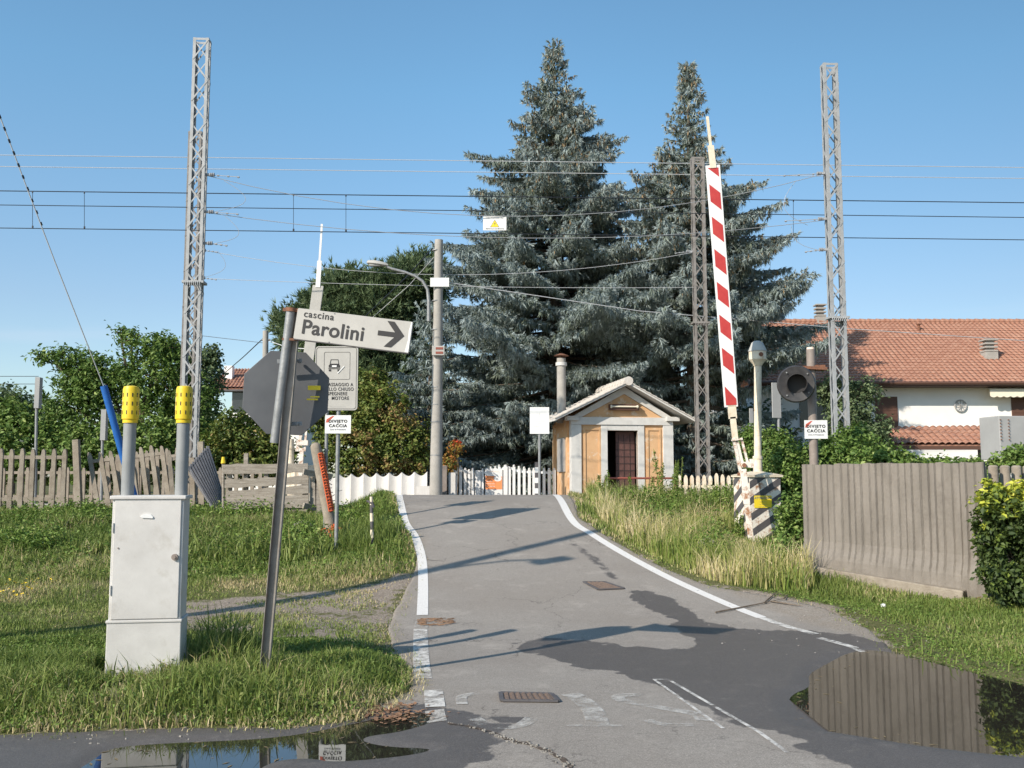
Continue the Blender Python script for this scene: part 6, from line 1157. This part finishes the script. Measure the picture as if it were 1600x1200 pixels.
tree('olive_bush', 'loose yellow-green bush between the towers and the stop sign', 'bush', [B(385, 700, 27.5, 60, 52), B(340, 715, 27.5, 40, 38), B(425, 715, 27.5, 40, 42), B(365, 665, 27.5, 28, 22)], 13000, .13, m_lf_olive, 36, (P(385, 720, 27.5).x, 27.5, .06), clump=.2, shell=.3, rn=(.42, .2))
tree('russet_bush', 'green and russet bush behind the white scalloped wall', 'bush', [B(560, 700, 28.8, 62, 55), B(600, 640, 28.8, 42, 42), B(630, 700, 28.8, 50, 50), B(520, 650, 29, 40, 50), B(575, 600, 29.5, 32, 26)], 22000, .13, m_lf_olive, 37, (P(580, 720, 28.8).x, 28.8, .07), clump=.2, shell=.3, rn=(.45, .2), rndadd=lambda p: .40*((fbm(p[:, 0], p[:, 2], .9, 3) > .66)*1.))
tree('flowering_shrub', 'small shrub with reddish leaves and a red flower beside the gate', 'shrub', [B(700, 725, 28.3, 14, 14), B(712, 700, 28.6, 12, 10)], 900, .09, leafmat('reddish_leaves', [(0, (.10, .16, .03)), (.5, (.26, .22, .05)), (1, (.5, .17, .05))], .25), 38, (P(704, 740, 28.4).x, 28.4, .03), clump=.15, per=8, rn=(.6, .3))
tree('rose_bloom_bush', 'dark bush carrying one bright red bloom behind the gate', 'shrub', [B(714, 695, 29.0, 7, 6)], 220, .08, leafmat('red_petals', [(0, (.45, .03, .02)), (1, (.75, .08, .04))], .2), 39, (P(714, 720, 29).x, 29, .02), clump=.08, per=8)
tree('ivy_bush', 'bright green ivy-covered bush between the machine box and the ribbed wall', 'bush', [B(1228, 760, 16.6, 34, 62), B(1212, 712, 17.5, 28, 40), B(1240, 820, 14.6, 26, 48), B(1190, 800, 17.2, 30, 50), B(1258, 722, 17, 26, 24), B(1175, 700, 17.8, 22, 36), B(1225, 870, 13.9, 24, 24)], 26000, .075, m_lf_mid, 40, (P(1228, 800, 17).x, 17, .04), clump=.13, shell=.35, rn=(.5, .22))
tree('wall_shrub', 'leafy shrubs showing over the top of the ribbed wall', 'bush', [B(1370, 722, 17, 52, 24), B(1420, 726, 17, 40, 14), B(1310, 720, 17.5, 40, 38), B(1335, 690, 19, 30, 26), B(1480, 730, 17, 60, 10)], 15000, .085, m_lf_mid, 41, (P(1370, 760, 17).x, 17, .04), clump=.14, shell=.35, rn=(.42, .2))
tree('garden_tree', 'dark leafy garden tree in front of the white house shutter', 'tree', [B(1325, 640, 30, 38, 40), B(1330, 690, 30, 55, 35), B(1365, 680, 30, 30, 32), B(1300, 610, 30, 26, 28), B(1350, 612, 30, 22, 22)], 11000, .13, m_lf_dark, 42, (P(1345, 700, 30).x, 30, .12), clump=.22, shell=.3, rn=(.6, .22))
tree('edge_shrub', 'green shrub beside the grey metal box at the right edge', 'bush', [B(1570, 722, 13.6, 20, 14), B(1600, 718, 13.6, 30, 20), B(1640, 712, 13.6, 30, 25), B(1548, 745, 13.6, 18, 20)], 5000, .07, m_lf_mid, 43, (P(1600, 760, 13.6).x, 13.6, .03), clump=.1, rn=(.5, .2))
hz0 = P(1600, 850, 11.2)
tree('near_hedge', 'clipped hedge with yellow-green top shoots right of the ribbed wall', 'hedge', [B(1590, 800, 11.1, 62, 48, .45), B(1585, 880, 11.1, 55, 68, .42), B(1650, 800, 11.1, 80, 52, .5), B(1650, 880, 11.1, 75, 72, .5), B(1545, 830, 11.1, 18, 60, .2)], 20000, .075, m_lf_yel, 44, (P(1600, 900, 11.2).x, 11.2, .05), clump=.09, shell=.45, rn=(.30, .15), rndadd=lambda p: .75*smooth((p[:, 2]-1.0)/.4)*(.6+1.0*(fbm(p[:, 0], p[:, 2], .12, 9)-.35)))
tree('backdrop_wood', 'dark shady wood behind the spruces and hut', 'trees', [B(760, 690, 38, 110, 75), B(920, 690, 38, 110, 60), B(1060, 690, 37, 80, 60), B(1180, 690, 36, 70, 60), B(640, 690, 38, 70, 55)], 22000, .2, m_lf_dark, 45, (P(900, 700, 38).x, 38, .2), clump=.35, rn=(.3, .15))
# tall weeds on the right embankment
def weed(lab, px, ptop, Y, seed, spread=.16, n=420, group='tall weeds near the hut'):
    x = P(px, 780, Y).x; z0 = H(x, Y); zt = P(px, ptop, Y).z; r = np.random.default_rng(seed); th = thing('tall_weed', lab, 'weed', (x, Y, z0), group); mb = MB(); P_ = []
    for s in range(4):
        b = Vector((x+r.normal(0, spread*.4), Y+r.normal(0, .1), z0)); tp = Vector((b.x+r.normal(0, spread*.5), b.y+r.normal(0, .05), z0+(zt-z0)*r.uniform(.65, 1))); 
        if s == 0: tp.z = zt
        mb.tube([b, (b+tp)/2+Vector((r.normal(0, .02), 0, 0)), tp], [.012, .008, .003], 5)
        for k in range(n//4): f = r.uniform(.1, 1); q = b.lerp(tp, f); w_ = spread*(1.05-f); P_.append((q.x+r.normal(0, w_*.6), q.y+r.normal(0, w_*.6), q.z+r.normal(0, .03)))
    mb.build('stems', m_weed_stem, th); V, Fc, ei = leaves(np.array(P_), np.full(len(P_), .06), seed, .3, .35); np_mesh('leaves', V, Fc, 3, m_weed, th, {'rnd': np.clip(r.normal(.6, .2, len(P_)), 0, 1)[ei]})
m_weed_stem = mat('weed_stem', (.20, .22, .07), .8)
for i, (px, pt, Y, lab, n_) in enumerate(((938, 740, 19, 'slender tall weed in front of the hut doorway', 360), (1035, 705, 18.5, 'tallest bushy weed in front of the right ochre panel of the hut', 900), (1012, 745, 18, 'bushy weed right of the hut doorway', 600), (1060, 715, 18.6, 'thin weed spire at the right corner of the hut', 160), (1080, 765, 18, 'broad weed clump below the farther right tower', 700), (1118, 760, 17.5, 'weed clump just left of the machine box', 700), (960, 770, 18.5, 'low weed clump before the hut door', 380), (980, 768, 17.8, 'low weed clump under the middle of the guard rail', 380), (1150, 800, 16, 'leafy weed against the left foot of the machine box', 260), (1228, 840, 15.2, 'leafy weed against the right foot of the machine box', 300))): weed(lab, px, pt, Y, 90+i, .22 if n_ > 300 else .08, int(n_*1.3))
x, y, z, d, r = scatter(-2.9, -1.6, 13.7, 15.6, 700, 88); k = np.hypot((x+2.2)/.45, (y-14.7)/.6) < 1; x, y, z = x[k], y[k], z[k]; blades(x, y, z, r.uniform(.25, .55, len(x)), np.full(len(x), .006), 88, .8, 'marker_tuft', m_grass, np.clip(r.normal(.3, .2, len(x)), 0, 1), 'dark tall grass tuft behind the striped marker stick', 'grass')
# ---------------------------------------------------------------- small road details
a = [G(*q) for q in ((912, 911), (945, 911), (975, 921), (935, 923))]
m_iron = mat('rusty_drain_cover', (.16, .12, .10), .7, (.24, .17, .13), 20, metal=.3, bump=.4)
def plate(name, lab, cat, pts, m, nbar=5):
    P4 = [Vector((q.x, q.y, float(road_z([q.x], [q.y])[0])+.006)) for q in pts]; th = thing(name, lab, cat, P4[0]); up = Vector((0, 0, .006)); mb = MB(); mb.add([p+up for p in P4]+[p-Vector((0, 0, .05)) for p in P4], [(3, 2, 1, 0) if (P4[1]-P4[0]).cross(P4[2]-P4[1]).z < 0 else (0, 1, 2, 3), (0, 4, 5, 1), (1, 5, 6, 2), (2, 6, 7, 3), (3, 7, 4, 0)]); mb.build('cover', m, th)
    mb = MB()
    for k in range(1, nbar): f = k/nbar; mb.beam(P4[0].lerp(P4[1], f)+up*1.6, P4[3].lerp(P4[2], f)+up*1.6, .02, .008, (0, 0, 1))
    mb.build('ribs', m, th); mb = MB(); 
    for i in range(4): mb.beam(P4[i]+up*1.2, P4[(i+1) % 4]+up*1.2, .03, .012, (0, 0, 1))
    mb.build('frame', M['softblack'], th); return th
plate('drain_cover', 'rusty square drain cover in the middle of the lane, where the wet streak begins', 'drain cover', a, m_iron)
a = [G(*q) for q in ((782, 1086), (862, 1088), (872, 1099), (784, 1098))]; plate('drain_grate', 'long rusty drain grate in the foreground asphalt', 'drain grate', a, m_iron, 9)
mb = MB(); r = random.Random(6)
A_, B_ = G(1118, 960), G(1225, 938)
for p, q in ((A_, B_), (B_.lerp(A_, .3), G(1215, 926)), (B_.lerp(A_, .2), G(1255, 950)), (B_, G(1232, 930))):
    pts = [p.lerp(q, k/5) for k in range(6)]; pts = [Vector((v.x, v.y+r.uniform(-.01, .01), float(road_z([v.x], [v.y])[0])+.018)) for v in pts]; mb.tube(pts, [.009, .009, .008, .007, .005, .003], 6)
props(mb.build('fallen_twig', M['bark']), 'thin brown twig lying across the right edge line', 'twig')
mb = MB(); 
for k in range(70):
    c = G(672+r.uniform(-22, 30), 973+r.uniform(-5, 6)); p = Vector((c.x, c.y, float(road_z([c.x], [c.y])[0])+.01)); t_ = r.uniform(-.5, .5); mb.beam(p, p+Vector((.07*math.cos(t_), .07*math.sin(t_), r.uniform(0, .015))), .007, .003)
props(mb.build('dead_leaf_litter', mat('brown_twigs', (.14, .085, .055), .9, (.26, .16, .10), 30)), 'small heap of dead brown twigs on the left edge line', 'leaf litter', None, 'stuff')
mb = MB()
for k in range(260):
    c = G(610+r.gauss(0, 34), 1112+r.gauss(0, 7)); zz = H(c.x, c.y); p = Vector((c.x, c.y, max(zz, 0)+.012)); t_ = r.uniform(0, 6); s_ = r.uniform(.01, .03); mb.prism([(-s_, 0), (0, s_*.5), (s_, 0), (0, -s_*.5)], .001, p, Vector((math.cos(t_), math.sin(t_), r.uniform(-.2, .2))), Vector((-math.sin(t_), math.cos(t_), r.uniform(-.2, .3))))
props(mb.build('brown_leaf_litter', mat('dead_leaves', (.16, .08, .045), .9, (.34, .20, .12), 30)), 'brown dead leaves gathered at the puddle edge', 'leaf litter', None, 'stuff')
for (px, py, lab) in ((1230, 900, 'crumpled white paper scrap in the grass below the ribbed wall'), (1259, 923, 'small crushed bluish drink can in the grass left of the wall foot'), (1380, 952, 'white crumpled scrap in the grass in front of the ribbed wall')):
    c = gz(px, py); o = rock('litter', lab, c+Vector((0, 0, .04)), (.035, .03, .025), px); o.data.materials[0] = M['white'] if px != 1259 else M['greyplate']; o['category'] = 'litter'

pts = curve(GG([(700, 1131), (760, 1143), (800, 1158), (850, 1172), (880, 1190), (905, 1215)])); m_crack = mat('crack_fill', (.045, .035, .028), .95, (.12, .09, .07), 40)
V = []; r = random.Random(12)
for i, p in enumerate(pts):
    a = (pts[min(i+1, len(pts)-1)]-pts[max(i-1, 0)]).normalized(); nrm = Vector((-a.y, a.x)); w_ = r.uniform(.004, .022); o_ = r.uniform(-.012, .012)
    for k in (-1, 1): q = p+nrm*(w_*k+o_); V.append((q.x, q.y, float(road_z([q.x], [q.y])[0])+.005))
props(np_mesh('asphalt_crack', np.array(V), np.array([(2*i, 2*i+1, 2*i+3, 2*i+2) for i in range(len(pts)-1)]), 4, m_crack), 'ragged dark crack in the foreground asphalt', kind='structure')
mb = MB()
for k in range(90):
    u = r.random()*(len(pts)-1.01); p = pts[int(u)].lerp(pts[int(u)+1], u-int(u)); s_ = r.uniform(.003, .009); x_, y_ = p.x+r.gauss(0, .018), p.y+r.gauss(0, .018)
    mb.box((x_, y_, max(0, H(x_, y_))+.006+s_*.4), (s_*2, s_*1.6, s_*1.2), Matrix.Rotation(r.uniform(0, 6), 3, 'Z'))
props(mb.build('crack_grit', m_stone, bevel=.002), 'small grit collected along the asphalt crack', 'grit', None, 'stuff')

mb = MB(); r = random.Random(19)
for (poly, n_) in ((PUD_R, 60), (PUD_L, 50)):
    xs_ = [p[0] for p in poly]; ys_ = [p[1] for p in poly]; k = 0
    while k < n_:
        x_, y_ = r.uniform(min(xs_), max(xs_)), r.uniform(min(ys_), max(ys_)); dd = float(sdf(poly, [x_], [y_])[0])
        if dd > -.02 or r.random() > math.exp(dd/.12): continue
        k += 1; t_ = r.uniform(0, 6); l_ = r.uniform(.006, .03); mb.prism([(-l_, 0), (0, l_*.25), (l_, 0), (0, -l_*.25)], .001, Vector((x_, y_, .0035)), Vector((math.cos(t_), math.sin(t_), 0)), Vector((-math.sin(t_), math.cos(t_), 0)))
props(mb.build('floating_debris', mat('wet_straw', (.12, .09, .05), .7, (.24, .19, .11), 30)), 'straw and leaf bits floating near the puddle edges', 'debris', None, 'stuff')
